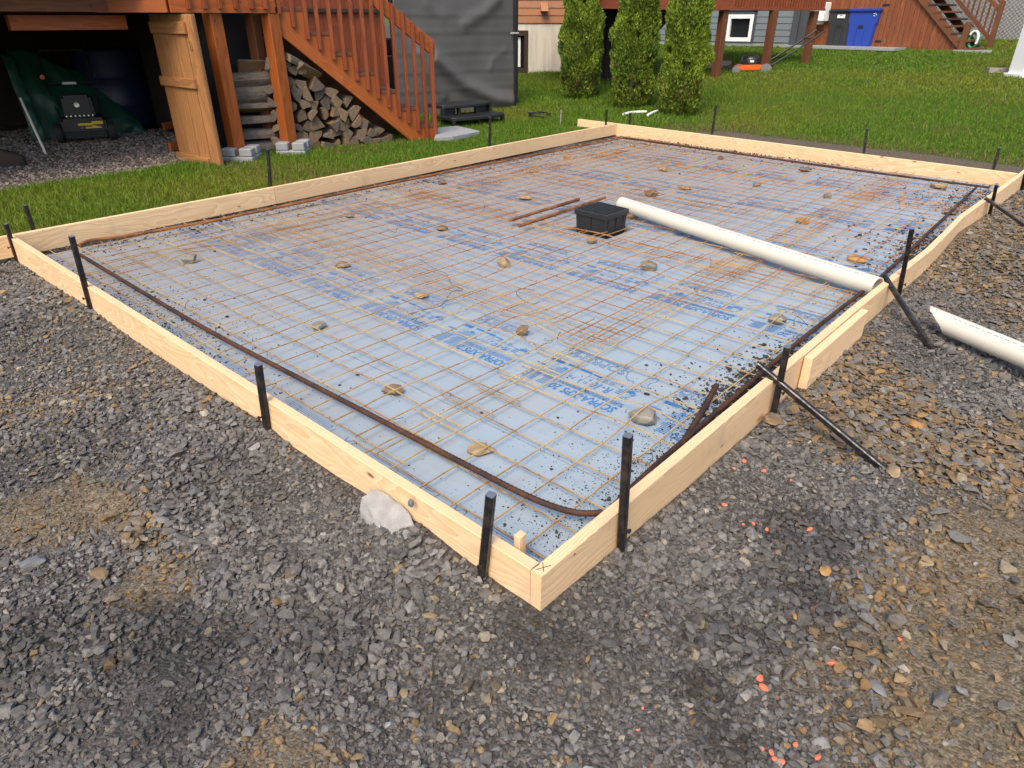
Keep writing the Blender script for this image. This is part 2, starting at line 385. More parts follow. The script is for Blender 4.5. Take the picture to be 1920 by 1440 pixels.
def m_leaf(name, trans=.3):
    N = Nodes(name); a = N.n('VertexColor'); a.layer_name = 'Col'; N.base(a.outputs[0], .55, 0, .25)
    tr = N.n('BsdfTranslucent'); N.link(a.outputs[0], tr.inputs[0]); mx = N.n('MixShader'); mx.inputs[0].default_value = trans
    N.link(N.b.outputs[0], mx.inputs[1]); N.link(tr.outputs[0], mx.inputs[2]); N.link(mx.outputs[0], N.out.inputs[0]); return N.mat
M_grass = m_leaf('grass_blades', .3); M_leaf = m_leaf('cedar_leaves', .2)
def m_ground():
    N = Nodes('yard_ground'); v = N.pos(); at_ = N.n('VertexColor'); at_.layer_name = 'Col'; sc = N.n('SeparateColor'); N.link(at_.outputs[0], sc.inputs[0])
    f = N.noise(v, 60, 5, .75); g = N.noise(v, 6, 4); vo = N.n('TexVoronoi'); N.link(v, vo.inputs['Vector']); vo.inputs['Scale'].default_value = 110
    grey = N.mix(N.ramp(f, [(.3, BW(0)), (.7, BW(1))]), (.045, .041, .037, 1), (.150, .137, .125, 1))
    brown = N.mix(N.ramp(f, [(.3, BW(0)), (.7, BW(1))]), (.115, .088, .055, 1), (.27, .215, .145, 1))
    soil = N.mix(f, (.075, .055, .040, 1), (.165, .128, .095, 1))
    turf = N.mix(g, (.05, .075, .016, 1), (.10, .105, .032, 1))
    c = N.mix(sc.outputs[0], grey, brown); c = N.mix(sc.outputs[2], c, soil); c = N.mix(sc.outputs[1], c, turf)
    sp = N.n('SeparateColor'); N.link(vo.outputs['Color'], sp.inputs[0])
    c = N.mix(1.0, c, N.ramp(sp.outputs[0], [(0, BW(.6)), (1, BW(1.25))]), 'MULTIPLY')
    da = N.n('Attribute'); da.attribute_name = 'damp_shade'; c = N.mix(N.math('MULTIPLY', da.outputs['Fac'], .6), c, (.02, .018, .016, 1))
    N.base(c, .9, 0, .2); N.bump(N.math('ADD', f, N.math('MULTIPLY', vo.outputs['Distance'], -.6)), .8, .012); return N.mat
M_ground = m_ground()
M_concrete = simple('grey_concrete', (.27, .275, .28, 1), .85, 0, .18, 9, .2)
def m_found():
    N = Nodes('stained_foundation'); v = N.coord(); st = N.noise(N.mapping(v, (5, 5, .5)), 1, 4, .65); f = N.noise(v, 14, 4)
    c = N.mix(N.ramp(st, [(.4, BW(0)), (.62, BW(1))]), (.62, .575, .49, 1), (.47, .415, .335, 1)); c = N.mix(N.math('MULTIPLY', f, .4), c, (.66, .62, .54, 1)); N.base(c, .9); N.bump(f, .3, .01); return N.mat
M_found = m_found()
M_white = simple('white_paint', (.78, .78, .76, 1), .45, 0, .04)
M_glass = simple('dark_window_glass', (.012, .013, .015, 1), .06, 0, .1)
M_dark = simple('dark_brown_paint', (.035, .020, .014, 1), .6)
M_black = simple('black_paint', (.012, .012, .014, 1), .5)
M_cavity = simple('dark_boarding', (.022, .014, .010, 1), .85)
M_sidingb = simple('brown_siding', (.34, .150, .068, 1), .55, 0, .12, 3)
M_sidingg = simple('grey_siding', (.135, .155, .165, 1), .5, 0, .08, 3)
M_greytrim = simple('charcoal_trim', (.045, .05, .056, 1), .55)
M_tarp = simple('grey_vinyl_curtain', (.095, .091, .088, 1), .5, 0, .08, 3)
M_green = simple('green_tarpaulin', (.006, .055, .029, 1), .45, 0, .25, 5)
M_bluedrum = simple('dark_blue_plastic', (.006, .012, .040, 1), .45)
M_bluebin = simple('blue_plastic', (.020, .055, .32, 1), .4, 0, .1)
M_binblack = simple('charcoal_plastic', (.028, .029, .031, 1), .42)
M_orange = simple('orange_mower_paint', (.62, .12, .01, 1), .35, 0, .05)
M_yellow = simple('yellow_decal', (.65, .40, .02, 1), .5, 0, .05)
M_alu = simple('bare_aluminium', (.7, .68, .62, 1), .3, .85, .05)
M_pole = simple('pale_pole_metal', (.85, .80, .68, 1), .35, 0, .03)
M_rubber = simple('black_rubber', (.015, .015, .015, 1), .75)
M_bark = simple('grey_birch_bark', (.12, .10, .083, 1), .9, 0, .7, 22, .8)
M_split = wood('split_firewood', (.30, .175, .085, 1), (.16, .095, .05, 1), (.08, .05, .03, 1), .85, 40)
def m_end():
    N = Nodes('weathered_log_end'); v = N.coord(); oi = N.n('ObjectInfo').outputs['Random']
    wv = N.n('TexWave'); wv.wave_type = 'RINGS'; wv.rings_direction = 'X'; N.link(v, wv.inputs['Vector']); wv.inputs['Scale'].default_value = 38; wv.inputs['Distortion'].default_value = 2.5; wv.inputs['Detail'].default_value = 3
    f = N.noise(v, 34, 4, .7); g = N.math('ADD', N.math('MULTIPLY', wv.outputs['Fac'], .35), N.math('MULTIPLY', f, .65))
    a = N.mix(oi, (.12, .098, .078, 1), (.25, .175, .10, 1)); b = N.mix(oi, (.035, .028, .024, 1), (.085, .05, .028, 1))
    N.base(N.mix(N.ramp(g, [(.3, BW(0)), (.65, BW(1))]), b, a), .9); N.bump(g, .5, .004); return N.mat
M_logend = m_end()
M_fluo = simple('fluorescent_orange_paint', (.70, .17, .085, 1), .8, 0, .45, 60)
M_mortar = simple('white_concrete_rubble', (.30, .29, .275, 1), .95, 0, .42, 22, .6)
M_slats = simple('pale_grey_slats', (.40, .395, .38, 1), .6, 0, .04)
M_wire = simple('galvanised_wire', (.25, .25, .25, 1), .45, .6)
M_slats2 = simple('grey_wheel_plastic', (.16, .155, .15, 1), .6)
M_paver = simple('grey_paver', (.26, .265, .27, 1), .85, 0, .15, 12, .2)

# ------------------------------------------------------------------ ground: one sheet to the horizon
BROWN = []                                       # patches of brown fines among the grey crushed stone: x, y, radius, strength
for (px, py, r, s) in [(100, 935, .20, .9), (200, 950, .18, .9), (260, 985, .12, .8), (295, 1075, .10, .9), (290, 1040, .08, .7), (60, 760, .20, .4), (180, 740, .12, .35), (505, 1415, .09, .8), (570, 1425, .09, .6)]:
    P = at(px, py, -.17); BROWN.append((P.x, P.y, r, s))
FINES = []                                       # where the coarse stone thins out to dirt
for (px, py, r, s) in [(100, 935, .20, .8), (200, 955, .17, .85), (290, 1070, .12, .85), (300, 1240, .13, .55), (1010, 1220, .14, .35), (520, 1415, .08, .6)]:
    P = at(px, py, -.17); FINES.append((P.x, P.y, r, s))
def poly_w(pts, x, y, soft=.10, jit=.16, seed=35):
    """1 inside an outline on the ground (ragged, soft edge), 0 outside"""
    x = x + jit * (fbm(x * 3.2, y * 3.2, seed) - .5) * 2 + .10 * (fbm(x * 11, y * 11, seed + 5) - .5) * 2; y = y + jit * (fbm(x * 3.2 + 7, y * 3.2, seed + 1) - .5) * 2
    inside = np.zeros(len(x), bool); dist = np.full(len(x), 9.0); n = len(pts)
    for i in range(n):
        (ax, ay), (bx, by) = pts[i], pts[(i + 1) % n]
        inside ^= ((ay > y) != (by > y)) & (x < (bx - ax) * (y - ay) / ((by - ay) if abs(by - ay) > 1e-9 else 1e-9) + ax)
        t = np.clip(((x - ax) * (bx - ax) + (y - ay) * (by - ay)) / ((bx - ax) ** 2 + (by - ay) ** 2), 0, 1); dist = np.minimum(dist, np.hypot(x - ax - t * (bx - ax), y - ay - t * (by - ay)))
    return np.where(inside, .5 + .5 * sstep(0, soft, dist), .5 - .5 * sstep(0, soft, dist))
def outline(pxs): return [(P.x, P.y) for P in (at(a, b, -.18) for a, b in pxs)]
DIRT = outline([(2000, 740), (1920, 780), (1840, 870), (1780, 935), (1740, 1015), (1640, 1095), (1555, 1118), (1580, 1165), (1650, 1190), (1590, 1235), (1560, 1300), (1600, 1370), (1660, 1440), (1700, 1560), (2300, 1560), (2300, 740)])
BANK = outline([(1455, 775), (1530, 690), (1625, 625), (1668, 660), (1730, 705), (1790, 760), (1960, 770), (1960, 840), (1800, 900), (1690, 880), (1610, 860), (1510, 810)])
FARB = outline([(1745, 470), (1850, 405), (1960, 370), (1990, 520), (1900, 600), (1790, 560), (1730, 525)])
DAMP_SHADE = []  # damp gravel plus the shade of hollows, both put into the colour
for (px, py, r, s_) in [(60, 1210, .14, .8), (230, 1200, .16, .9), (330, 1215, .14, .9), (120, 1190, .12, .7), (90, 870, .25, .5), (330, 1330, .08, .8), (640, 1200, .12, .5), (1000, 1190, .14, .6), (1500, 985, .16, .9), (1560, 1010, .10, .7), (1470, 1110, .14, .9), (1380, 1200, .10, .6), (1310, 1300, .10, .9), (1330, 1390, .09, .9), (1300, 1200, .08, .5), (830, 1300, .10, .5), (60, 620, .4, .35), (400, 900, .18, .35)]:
    P = at(px, py, -.17); DAMP_SHADE.append((P.x, P.y, r * 1.1, s_))
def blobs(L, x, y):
    w = np.zeros_like(x); n = fbm(x * 4, y * 4, 31) - .5
    for (a, b, r, s) in L:
        d = np.hypot(x - a, y - b) / r + n * 1.4; w = np.maximum(w, s * (1 - sstep(.55, 1.25, d)))
    return w
def brown_at(x, y):
    return np.clip(np.maximum.reduce([blobs(BROWN, x, y), .92 * poly_w(DIRT, x, y), .95 * poly_w(BANK, x, y, .06, .10), .85 * poly_w(FARB, x, y, .2, .3)]) + .12 * np.clip(fbm(x * 1.7, y * 1.7, 41) - .55, 0, 1) * 2, 0, 1)
def axis(lo, hi, step, far):
    a = list(np.arange(lo, hi + 1e-6, step)); d = step * 1.4
    while a[-1] < far: a.append(a[-1] + d); d *= 1.25
    d = step * 1.4
    while a[0] > -far: a.insert(0, a[0] - d); d *= 1.25
    return np.array(a)
gx = axis(-3.0, 9.0, .045, 70); gy = axis(-4.2, 9.0, .045, 70)
X, Y = np.meshgrid(gx, gy, indexing='xy'); X = X.ravel(); Y = Y.ravel()
Z = ground_np(X, Y); ins, lw, ud = masks(X, Y)
Z = Z + np.where(ins, 0, .006 * (vnoise(X * 14, Y * 14, 51) - .5) * (1 - lw))
soil = np.clip(sstep(7.3, 7.5, X) * (1 - lw) * sstep(-.2, .2, Y) + np.exp(-((Y - 4.9) / .10) ** 2) * .9 * (X < 7.5), 0, 1)
cols = np.stack([np.clip(brown_at(X, Y) + ud * .35, 0, 1), np.clip(lw, 0, 1), soil], 1)
damp_shade = np.clip(blobs(DAMP_SHADE, X, Y), 0, 1)
nx = len(gx); ny = len(gy); idx = np.arange(nx * ny).reshape(ny, nx)
F = np.stack([idx[:-1, :-1], idx[:-1, 1:], idx[1:, 1:], idx[1:, :-1]], -1).reshape(-1, 4)
g = np_mesh('ground', np.stack([X, Y, Z], 1), F, M_ground, cols, smooth=True); g['kind'] = 'structure'
da = g.data.attributes.new('damp_shade', 'FLOAT', 'POINT'); da.data.foreach_set('value', damp_shade.astype(np.float32))

# ------------------------------------------------------------------ crushed stone
def stone_shapes(n, seed, flat=(.32, .68)):
    r = random.Random(seed); out = []
    while len(out) < n:
        bm = bmesh.new(); fl = r.uniform(*flat); wd = r.uniform(.55, .95)
        for i in range(r.randint(13, 17)):
            v = Vector((r.gauss(0, 1), r.gauss(0, 1), r.gauss(0, 1))).normalized() * r.uniform(.8, 1.05)
            q = r.choice((1, 1, .85)); v = Vector((max(-q, min(q, v.x * 1.15)), v.y * wd, v.z * fl)); bm.verts.new(v)
        res = bmesh.ops.convex_hull(bm, input=bm.verts)
        bmesh.ops.delete(bm, geom=[e for e in res['geom_interior'] if isinstance(e, bmesh.types.BMVert)], context='VERTS')
        bmesh.ops.triangulate(bm, faces=bm.faces); bm.verts.ensure_lookup_table(); bm.verts.index_update()
        out.append((np.array([v.co for v in bm.verts], np.float32), np.array([[v.index for v in f.verts] for f in bm.faces], np.int32))); bm.free()
    return out
SHAPES = stone_shapes(36, 3)
def scatter(name, pos, size, tilt, color, mat, lift=None, shapes=None):
    """many stones as one mesh; pos (n,3), size = half length, tilt = how far they lean"""
    shapes = shapes or SHAPES; n = len(pos); kind = rng.integers(0, len(shapes), n)
    az = rng.uniform(0, 2 * np.pi, n); tx = rng.normal(0, 1, n) * tilt; ty = rng.normal(0, 1, n) * tilt
    ca, sa = np.cos(az), np.sin(az); cx, sx = np.cos(tx), np.sin(tx); cy, sy = np.cos(ty), np.sin(ty)
    Rz = np.zeros((n, 3, 3)); Rz[:, 0, 0] = ca; Rz[:, 0, 1] = -sa; Rz[:, 1, 0] = sa; Rz[:, 1, 1] = ca; Rz[:, 2, 2] = 1
    Rx = np.zeros((n, 3, 3)); Rx[:, 0, 0] = 1; Rx[:, 1, 1] = cx; Rx[:, 1, 2] = -sx; Rx[:, 2, 1] = sx; Rx[:, 2, 2] = cx
    Ry = np.zeros((n, 3, 3)); Ry[:, 1, 1] = 1; Ry[:, 0, 0] = cy; Ry[:, 0, 2] = sy; Ry[:, 2, 0] = -sy; Ry[:, 2, 2] = cy
    R = Ry @ Rx @ Rz
    V = []; Fs = []; C = []; base = 0
    for k, (sv_, sf) in enumerate(shapes):
        i = np.where(kind == k)[0]
        if not len(i): continue
        vv = np.einsum('nij,vj->nvi', R[i], sv_) * size[i, None, None] + pos[i, None, :]
        V.append(vv.reshape(-1, 3)); Fs.append((sf[None] + (base + np.arange(len(i)) * len(sv_))[:, None, None]).reshape(-1, 3)); base += len(i) * len(sv_)
        C.append(np.repeat(color[i], len(sv_), 0))
    o = np_mesh(name, np.concatenate(V), np.concatenate(Fs), mat, np.concatenate(C)); o['kind'] = 'stuff'; return o
def view_mask(x, y, z, pad=260):
    d = np.stack([x, y, z], 1) - np.array(CAMP); w = d @ np.array(RW[2]); w = np.where(w < .2, 1e-3, w)
    px = 960 + K * (d @ np.array(RW[0])) / w; py = 720 + K * (d @ np.array(RW[1])) / w
    return (w > .2) & (px > -pad) & (px < 1920 + pad) & (py > -pad) & (py < 1440 + pad), w
GREYS = np.array([(.172, .160, .146), (.200, .188, .174), (.148, .139, .130), (.225, .212, .196), (.145, .140, .134), (.178, .158, .138)])
TANS = .78 * np.array([(.40, .325, .22), (.36, .265, .155), (.44, .375, .275), (.32, .245, .155), (.40, .265, .12), (.46, .41, .33)])
SHALES = .85 * np.array([(.27, .185, .098), (.32, .215, .11), (.235, .175, .105), (.36, .22, .095), (.235, .21, .18), (.29, .235, .16)])
def stone_colors(n, brown, tanp):
    c = GREYS[rng.integers(0, 6, n)] * rng.uniform(.72, 1.22, (n, 1))
    u = rng.uniform(0, 1, n); t = u < tanp; c[t] = TANS[rng.integers(0, 6, t.sum())] * rng.uniform(.7, 1.15, (t.sum(), 1))
    s = (rng.uniform(0, 1, n) < brown * .95) & ~t; c[s] = SHALES[rng.integers(0, 6, s.sum())] * rng.uniform(.75, 1.2, (s.sum(), 1))
    w = rng.uniform(0, 1, n) < .003; c[w] = rng.uniform(.27, .40, (w.sum(), 1)) * np.array((1, .98, .95)); return c
def spread(x0, x1, y0, y1, dens):
    n = int((x1 - x0) * (y1 - y0) * dens); return rng.uniform(x0, x1, n), rng.uniform(y0, y1, n)
def gravel_layer(name, dens_near, med, sig, smax, zoff, tilt, keep_fines):
    x, y = spread(-2.6, 9.2, -4.2, 5.0, dens_near); ins, lw, ud = masks(x, y); ok = ~ins & (lw < .3) & ~((x > -.048) & (x < 7.6) & (y > -.048) & (y < 4.9)) & (y < 4.80) & ~((x > 7.25) & (y > -.05))
    x, y = x[ok], y[ok]; z = ground_np(x, y); vm, w = view_mask(x, y, z)
    keep = vm & (rng.uniform(0, 1, len(x)) < np.clip((4.2 / w) ** 1.2, .30, 1)) & (rng.uniform(0, 1, len(x)) > np.maximum.reduce([blobs(FINES, x, y), .90 * poly_w(DIRT, x, y, .22), .72 * poly_w(BANK, x, y, .06, .10), .6 * poly_w(FARB, x, y, .2, .3)]) * keep_fines)
    x, y, z, w = x[keep], y[keep], z[keep], w[keep]; n = len(x)
    sz = np.clip(np.exp(rng.normal(np.log(med), sig, n)), med * .4, smax) * np.clip((w / 3.6) ** .30, 1, 1.45)
    clump = fbm(x * 2.3, y * 2.3, 61); sz *= .80 + .40 * sstep(.3, .7, clump)
    br = brown_at(x, y); left = sstep(0, -1.2, y - 1.5) * 0
    tanp = .032 + .22 * sstep(.50, .72, fbm(x * 1.1 + 3, y * 1.1, 71)) * (x < .2) + .05 * br
    # stones lean on the boards, never through them
    front = (y > -.05) & (x < 0); push = np.where(front, np.minimum(0, -.040 - sz * .9 - x), 0); x = x + push
    right = (x > -.05) & (y < 0); push = np.where(right, np.minimum(0, -.040 - sz * .9 - y), 0); y = y + push
    z = ground_np(x, y); c = stone_colors(n, br, tanp) * (.78 if med < .007 else 1.0) * (1 - .45 * np.clip(blobs(DAMP_SHADE, x, y) + .5 * sstep(.62, .8, fbm(x * 1.9, y * 1.9, 131)), 0, 1))[:, None]  # small gravel darkened for gap shade; patches darkened for damp and hollow shade
    P = np.stack([x, y, z + zoff * sz + rng.uniform(-.35, .35, n) * sz], 1)
    return scatter(name, P, sz, tilt, c, M_gravel)
gravel_layer('small_gravel', 4800, .0068, .35, .013, .12, .40, .45)
gravel_layer('crushed_stone_gravel', 4300, .0102, .34, .024, .32, .36, .97)
gravel_layer('coarse_gravel', 130, .0185, .20, .030, .32, .25, .72)
SHAPES_FLAT = stone_shapes(14, 8, (.10, .24))
x, y = spread(-.5, 9.0, -3.6, -.05, 2300); br = brown_at(x, y); z = ground_np(x, y); vm, w = view_mask(x, y, z); hol = np.maximum.reduce([poly_w(BANK, x, y, .06, .10), .6 * poly_w(FARB, x, y, .2, .3), .07 * poly_w(DIRT, x, y)])
ok = vm & (rng.uniform(0, 1, len(x)) < hol) & (y < -.09); x, y, z = x[ok], y[ok], z[ok]; n = len(x); sz = np.exp(rng.normal(np.log(.0160), .40, n)).clip(.007, .042)
scatter('shale_fragments', np.stack([x, y, z + .012 + rng.uniform(0, .006, n)], 1), sz, .26, np.where(rng.uniform(0, 1, (n, 1)) < .34, GREYS[rng.integers(0, 6, n)] * 1.05, SHALES[rng.integers(0, 6, n)]) * rng.uniform(.65, 1.2, (n, 1)), M_gravel, shapes=SHAPES_FLAT)
# strips of stone between foam and form boards, and the fine debris thrown on the foam
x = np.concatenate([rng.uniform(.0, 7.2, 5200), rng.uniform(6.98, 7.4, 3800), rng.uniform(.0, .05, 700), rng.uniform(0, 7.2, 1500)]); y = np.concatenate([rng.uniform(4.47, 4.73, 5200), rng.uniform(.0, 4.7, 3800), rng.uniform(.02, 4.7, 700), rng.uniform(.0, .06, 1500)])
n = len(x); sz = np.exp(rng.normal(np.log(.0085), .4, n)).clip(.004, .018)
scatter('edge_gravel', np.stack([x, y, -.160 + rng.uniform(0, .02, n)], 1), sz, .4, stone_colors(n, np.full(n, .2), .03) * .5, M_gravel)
def debris(n, fx, fy, smed, smax):
    return fx(n), fy(n), np.exp(rng.normal(np.log(smed), .5, n)).clip(.0012, smax)
D = []
ex = lambda s, m: (lambda n: np.clip(rng.exponential(s, n), 0, m))
D.append(debris(3200, lambda n: rng.normal(.55, .42, n), lambda n: .02 + rng.exponential(.13, n), .0019, .011))
D.append(debris(1100, lambda n: rng.normal(1.5, .30, n), lambda n: .03 + rng.exponential(.085, n), .0040, .015))
D.append(debris(1700, lambda n: rng.uniform(1.0, 7.0, n), lambda n: .03 + rng.exponential(.09, n), .0034, .015))
D.append(debris(1100, lambda n: rng.normal(1.62, .22, n), lambda n: .02 + rng.exponential(.05, n), .008, .018))
D.append(debris(700, lambda n: rng.normal(4.3, .35, n), lambda n: .02 + rng.exponential(.11, n), .008, .018))
D.append(debris(500, lambda n: rng.normal(6.2, .4, n), lambda n: .02 + rng.exponential(.22, n), .007, .018))
D.append(debris(1700, lambda n: .05 + rng.exponential(.13, n), lambda n: rng.normal(2.75, .55, n), .0030, .012))
D.append(debris(900, lambda n: .05 + rng.exponential(.18, n), lambda n: rng.uniform(.1, 4.5, n), .0017, .008))
D.append(debris(450, lambda n: 6.9 - rng.exponential(.25, n), lambda n: rng.uniform(.0, 4.4, n), .006, .014))
D.append(debris(1100, lambda n: rng.uniform(.2, 6.8, n), lambda n: 4.42 - rng.exponential(.13, n), .005, .014))
D.append(debris(350, lambda n: rng.uniform(.1, 6.8, n), lambda n: rng.uniform(.05, 4.4, n), .0022, .008))
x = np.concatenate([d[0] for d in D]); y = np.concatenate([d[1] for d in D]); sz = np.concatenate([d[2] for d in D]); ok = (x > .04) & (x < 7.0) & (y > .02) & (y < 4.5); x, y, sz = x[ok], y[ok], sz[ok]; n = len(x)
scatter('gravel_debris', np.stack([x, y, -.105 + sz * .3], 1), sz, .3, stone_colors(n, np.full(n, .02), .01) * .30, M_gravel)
# gravel floor under the raised deck
x, y = spread(-3.2, 3.6, 6.6, 10.4, 1100); ins, lw, ud = masks(x, y); ok = ud > .35; x, y = x[ok], y[ok]; z = ground_np(x, y); vm, w = view_mask(x, y, z, 160); x, y, z = x[vm], y[vm], z[vm]; n = len(x); sz = np.exp(rng.normal(np.log(.014), .3, n)).clip(.006, .03)
c = np.array([(.36, .29, .25), (.30, .25, .22), (.42, .36, .32), (.24, .20, .18), (.33, .24, .19)])[rng.integers(0, 5, n)] * rng.uniform(.6, 1.2, (n, 1))
scatter('deck_floor_gravel', np.stack([x, y, z + .3 * sz], 1), sz, .35, c, M_gravel)

# ------------------------------------------------------------------ form boards
ZB = -.184
def form_board(name, pts, label, zb=ZB, t=.038, ends=None):
    """board on edge along points of its INNER top edge; outward offset t"""
    b = MB(); pts = [Vector((p[0], p[1], p[2] if len(p) > 2 else 0)) for p in pts]; n = len(pts); vs = []
    for i, p in enumerate(pts):
        d = (pts[min(i + 1, n - 1)] - pts[max(i - 1, 0)]); d.z = 0; d.normalize(); o = Vector((d.y, -d.x, 0))
        c = Vector((3.6, 2.4, 0)) - p
        if o.dot(c) > 0: o = -o
        e = .0022
        for (a, h) in ((0, zb), (0, -e), (e, 0), (t - e, 0), (t, -e), (t, zb)): vs.append(p + o * a + Vector((0, 0, h if h == zb else h)))
    fs = []; m = 6
    for i in range(n - 1):
        for k in range(m): fs.append((i * m + k, i * m + (k + 1) % m, (i + 1) * m + (k + 1) % m, (i + 1) * m + k))
    fs.append(tuple(range(m))[::-1]); fs.append(tuple((n - 1) * m + k for k in range(m)))
    b.add(vs, fs); o = b.build(name, M_pine, None, frame=frame_of(pts[0], pts[-1]))
    bm = bmesh.new(); bm.from_mesh(o.data); bmesh.ops.recalc_face_normals(bm, faces=bm.faces); bm.to_mesh(o.data); bm.free()
    return tag(o, label, 'form board', 'new pine form boards around the slab')
b_front = form_board('form_board', [(0, 0.002), (0, 1.2), (-.004, 2.4), (-.01, 3.6), (-.013, 4.731)], 'pine form board on the near left side with the white rubble leaning on it', -.184)
RB = [(-.038, 0), (.5, 0), (1.2, .002), (2.20, .003)]
b_right = form_board('form_board', RB, 'pine form board at the nearest corner with a pencilled cross on its top edge')
P1 = []
for (px, py) in [(1562, 640), (1662, 545), (1735, 487), (1790, 436), (1850, 378), (1909, 326)]:
    q = at(px, py, 0); P1.append((q.x, q.y))
RB2 = [(2.204, .003), (2.5, .004), (2.9, .0), (3.4, -.005), (3.9, -.012), (4.4, .002), (5.0, .026), (5.6, .012), (6.3, -.010), (7.161, -.029), (7.56, -.034)]
form_board('form_board', RB2, 'bowed pine form board on the far right side with steel braces against it')
LB = [(-.55, 4.728), (-.013, 4.731), (.8, 4.74), (1.6, 4.746), (1.985, 4.75)]
form_board('form_board', LB, 'knotty pine form board beside the grass at the left corner', -.146)
form_board('form_board', [(1.989, 4.75), (3.2, 4.775), (4.6, 4.80), (6, 4.82), (7.452, 4.831)], 'long pine form board beside the grass below the wooden stairs', -.146)
form_board('form_board', [(7.165, -.022), (7.24, 1.2), (7.32, 2.4), (7.39, 3.6), (7.456, 4.838), (7.475, 5.55)], 'pine form board across the back in front of the lawn', -.168)
cl = plank('splice_cleat', (on_y(1526, 666, -.0775).x, -.0585, -.085), (on_y(1627, 589, -.0775).x, -.0585, -.085), .160, .038, M_pine, bevel=.003)
tag(cl, 'short pine cleat screwed over the joint of the right side boards', 'wood cleat')
# pencil cross and stamped numbers
def line_mark(name, segs, w, mat, parent):
    b = MB()
    for (p, q) in segs:
        p = Vector(p); q = Vector(q); b.bar(p, q, .0012, w)
    return b.build(name, mat, parent)
M_pencil = simple('pencil_lead', (.06, .05, .05, 1), .6)
line_mark('pencil_mark', [((-.028, -.010, .0002), (.012, -.030, .0002)), ((-.020, -.030, .0002), (.006, -.006, .0002)), ((-.030, .0, .0002), (-.006, -.004, .0002))], .0022, M_pencil, b_right)
peg = plank('wood_peg', (.028, .098, -.15), (.028, .098, .028), .030, .024, M_pine, up=(1, 0, 0), bevel=.003)
tag(peg, 'small square wooden peg inside the nearest corner of the form', 'wood peg')

# ------------------------------------------------------------------ foam panels and their blue print
def text_geo(body, size, shear=0, bold=0, outline=0, sx=1.0):
    c = bpy.data.curves.new('lettering', 'FONT'); c.body = body; c.size = size; c.shear = shear; c.resolution_u = 2
    if outline: c.fill_mode = 'NONE'
    else: c.offset = bold
    o = bpy.data.objects.new('lettering', c); COL.objects.link(o); dg = bpy.context.evaluated_depsgraph_get(); me = o.evaluated_get(dg).to_mesh()
    v = np.array([x.co for x in me.vertices]) if len(me.vertices) else np.zeros((0, 3)); f = [tuple(p.vertices) for p in (me.edges if outline else me.polygons)]
    o.evaluated_get(dg).to_mesh_clear(); bpy.data.objects.remove(o); bpy.data.curves.remove(c); v[:, 0] *= sx; return v, f
BLK_V = []; BLK_F = []
def blk_add(v, f):
    b = sum(len(q) for q in BLK_V); v = np.asarray(v, float).copy(); v[:, 2] = .0010 + 1.5e-6 * len(BLK_V); BLK_V.append(v); BLK_F.extend([tuple(i + b for i in q) for q in f])
def blk_text(body, t0, t1, a_top, a_bot, **kw):  # fits a line between t0..t1 along the panel, letter tops at a_top
    v, f = text_geo(body, 1.0, **kw); h = v[:, 1].max() - v[:, 1].min(); w = v[:, 0].max() - v[:, 0].min()
    vv = np.zeros_like(v); vv[:, 1] = t0 + (v[:, 0] - v[:, 0].min()) / w * (t1 - t0); vv[:, 0] = a_bot - (v[:, 1] - v[:, 1].min()) / h * (a_bot - a_top)
    if kw.get('outline'):
        for (i, j) in f: blk_line([(vv[i, 1], vv[i, 0]), (vv[j, 1], vv[j, 0])], kw['outline'])
    else: blk_add(vv, f)
def blk_rect(t0, t1, a0, a1): blk_add([(a0, t0, 0), (a1, t0, 0), (a1, t1, 0), (a0, t1, 0)], [(0, 1, 2, 3)])
def blk_line(pts, w):                            # pts in (t, a)
    for p, q in zip(pts[:-1], pts[1:]):
        p = np.array(p); q = np.array(q); d = q - p; L = np.hypot(*d)
        if L < 1e-5: continue
        n_ = np.array((-d[1], d[0])) / L * w / 2; c = [p + n_, p - n_, q - n_, q + n_]; blk_add([(k[1], k[0], 0) for k in c], [(0, 1, 2, 3)])
blk_text('SOPRA-XPS 20', .0, .345, .938, .994, shear=.12, bold=.028)
r_ = random.Random(4)
for k in range(4):
    t = .0
    while t < .33:
        L = r_.uniform(.012, .034); blk_rect(t, min(t + L, .335), 1.004 + k * .0085, 1.0085 + k * .0085); t += L + .004
blk_text('2"', .005, .050, 1.066, 1.130, shear=.2)
for k in range(3): blk_rect(.060, .092, 1.094 + k * .015, 1.102 + k * .015)
blk_text('R-10', .108, .212, 1.060, 1.118, shear=.15, bold=.012)
blk_text('R', .228, .243, 1.105, 1.128); blk_text('SI', .228, .247, 1.070, 1.092); blk_text('1.76', .268, .335, 1.070, 1.098)
blk_line([(.0, 1.136), (.26, 1.140)], .0025); blk_line([(.262, 1.052), (.262, 1.172), (.345, 1.172)], .0022)
blk_line([(.351, .922), (.356, 1.145)], .003)
for k in range(8):                                # dense small print left of the divider
    for (t0, t1) in ((.362, .43), (.437, .515)):
        L = r_.uniform(.6, 1.0); blk_rect(t0, t0 + (t1 - t0) * L, .948 + k * .012, .954 + k * .012)
for k in range(6): blk_rect(.362, .362 + r_.uniform(.05, .10), 1.056 + k * .0125, 1.062 + k * .0125)
blk_rect(.375, .40, 1.118, 1.140); blk_rect(.47, .53, 1.092, 1.104)
blk_rect(.425, .498, 1.160, 1.186); blk_rect(.347, .402, 1.168, 1.184); blk_rect(.268, .330, 1.166, 1.182); blk_rect(.205, .255, 1.164, 1.174)
for (t, a) in ((.20, 1.155), (.165, 1.152), (.13, 1.154)): blk_line([(t, a), (t + .018, a - .012), (t + .022, a + .010), (t, a)], .003)
blk_line([(.065, 1.150), (.05, 1.170), (.035, 1.148), (.02, 1.168)], .004)
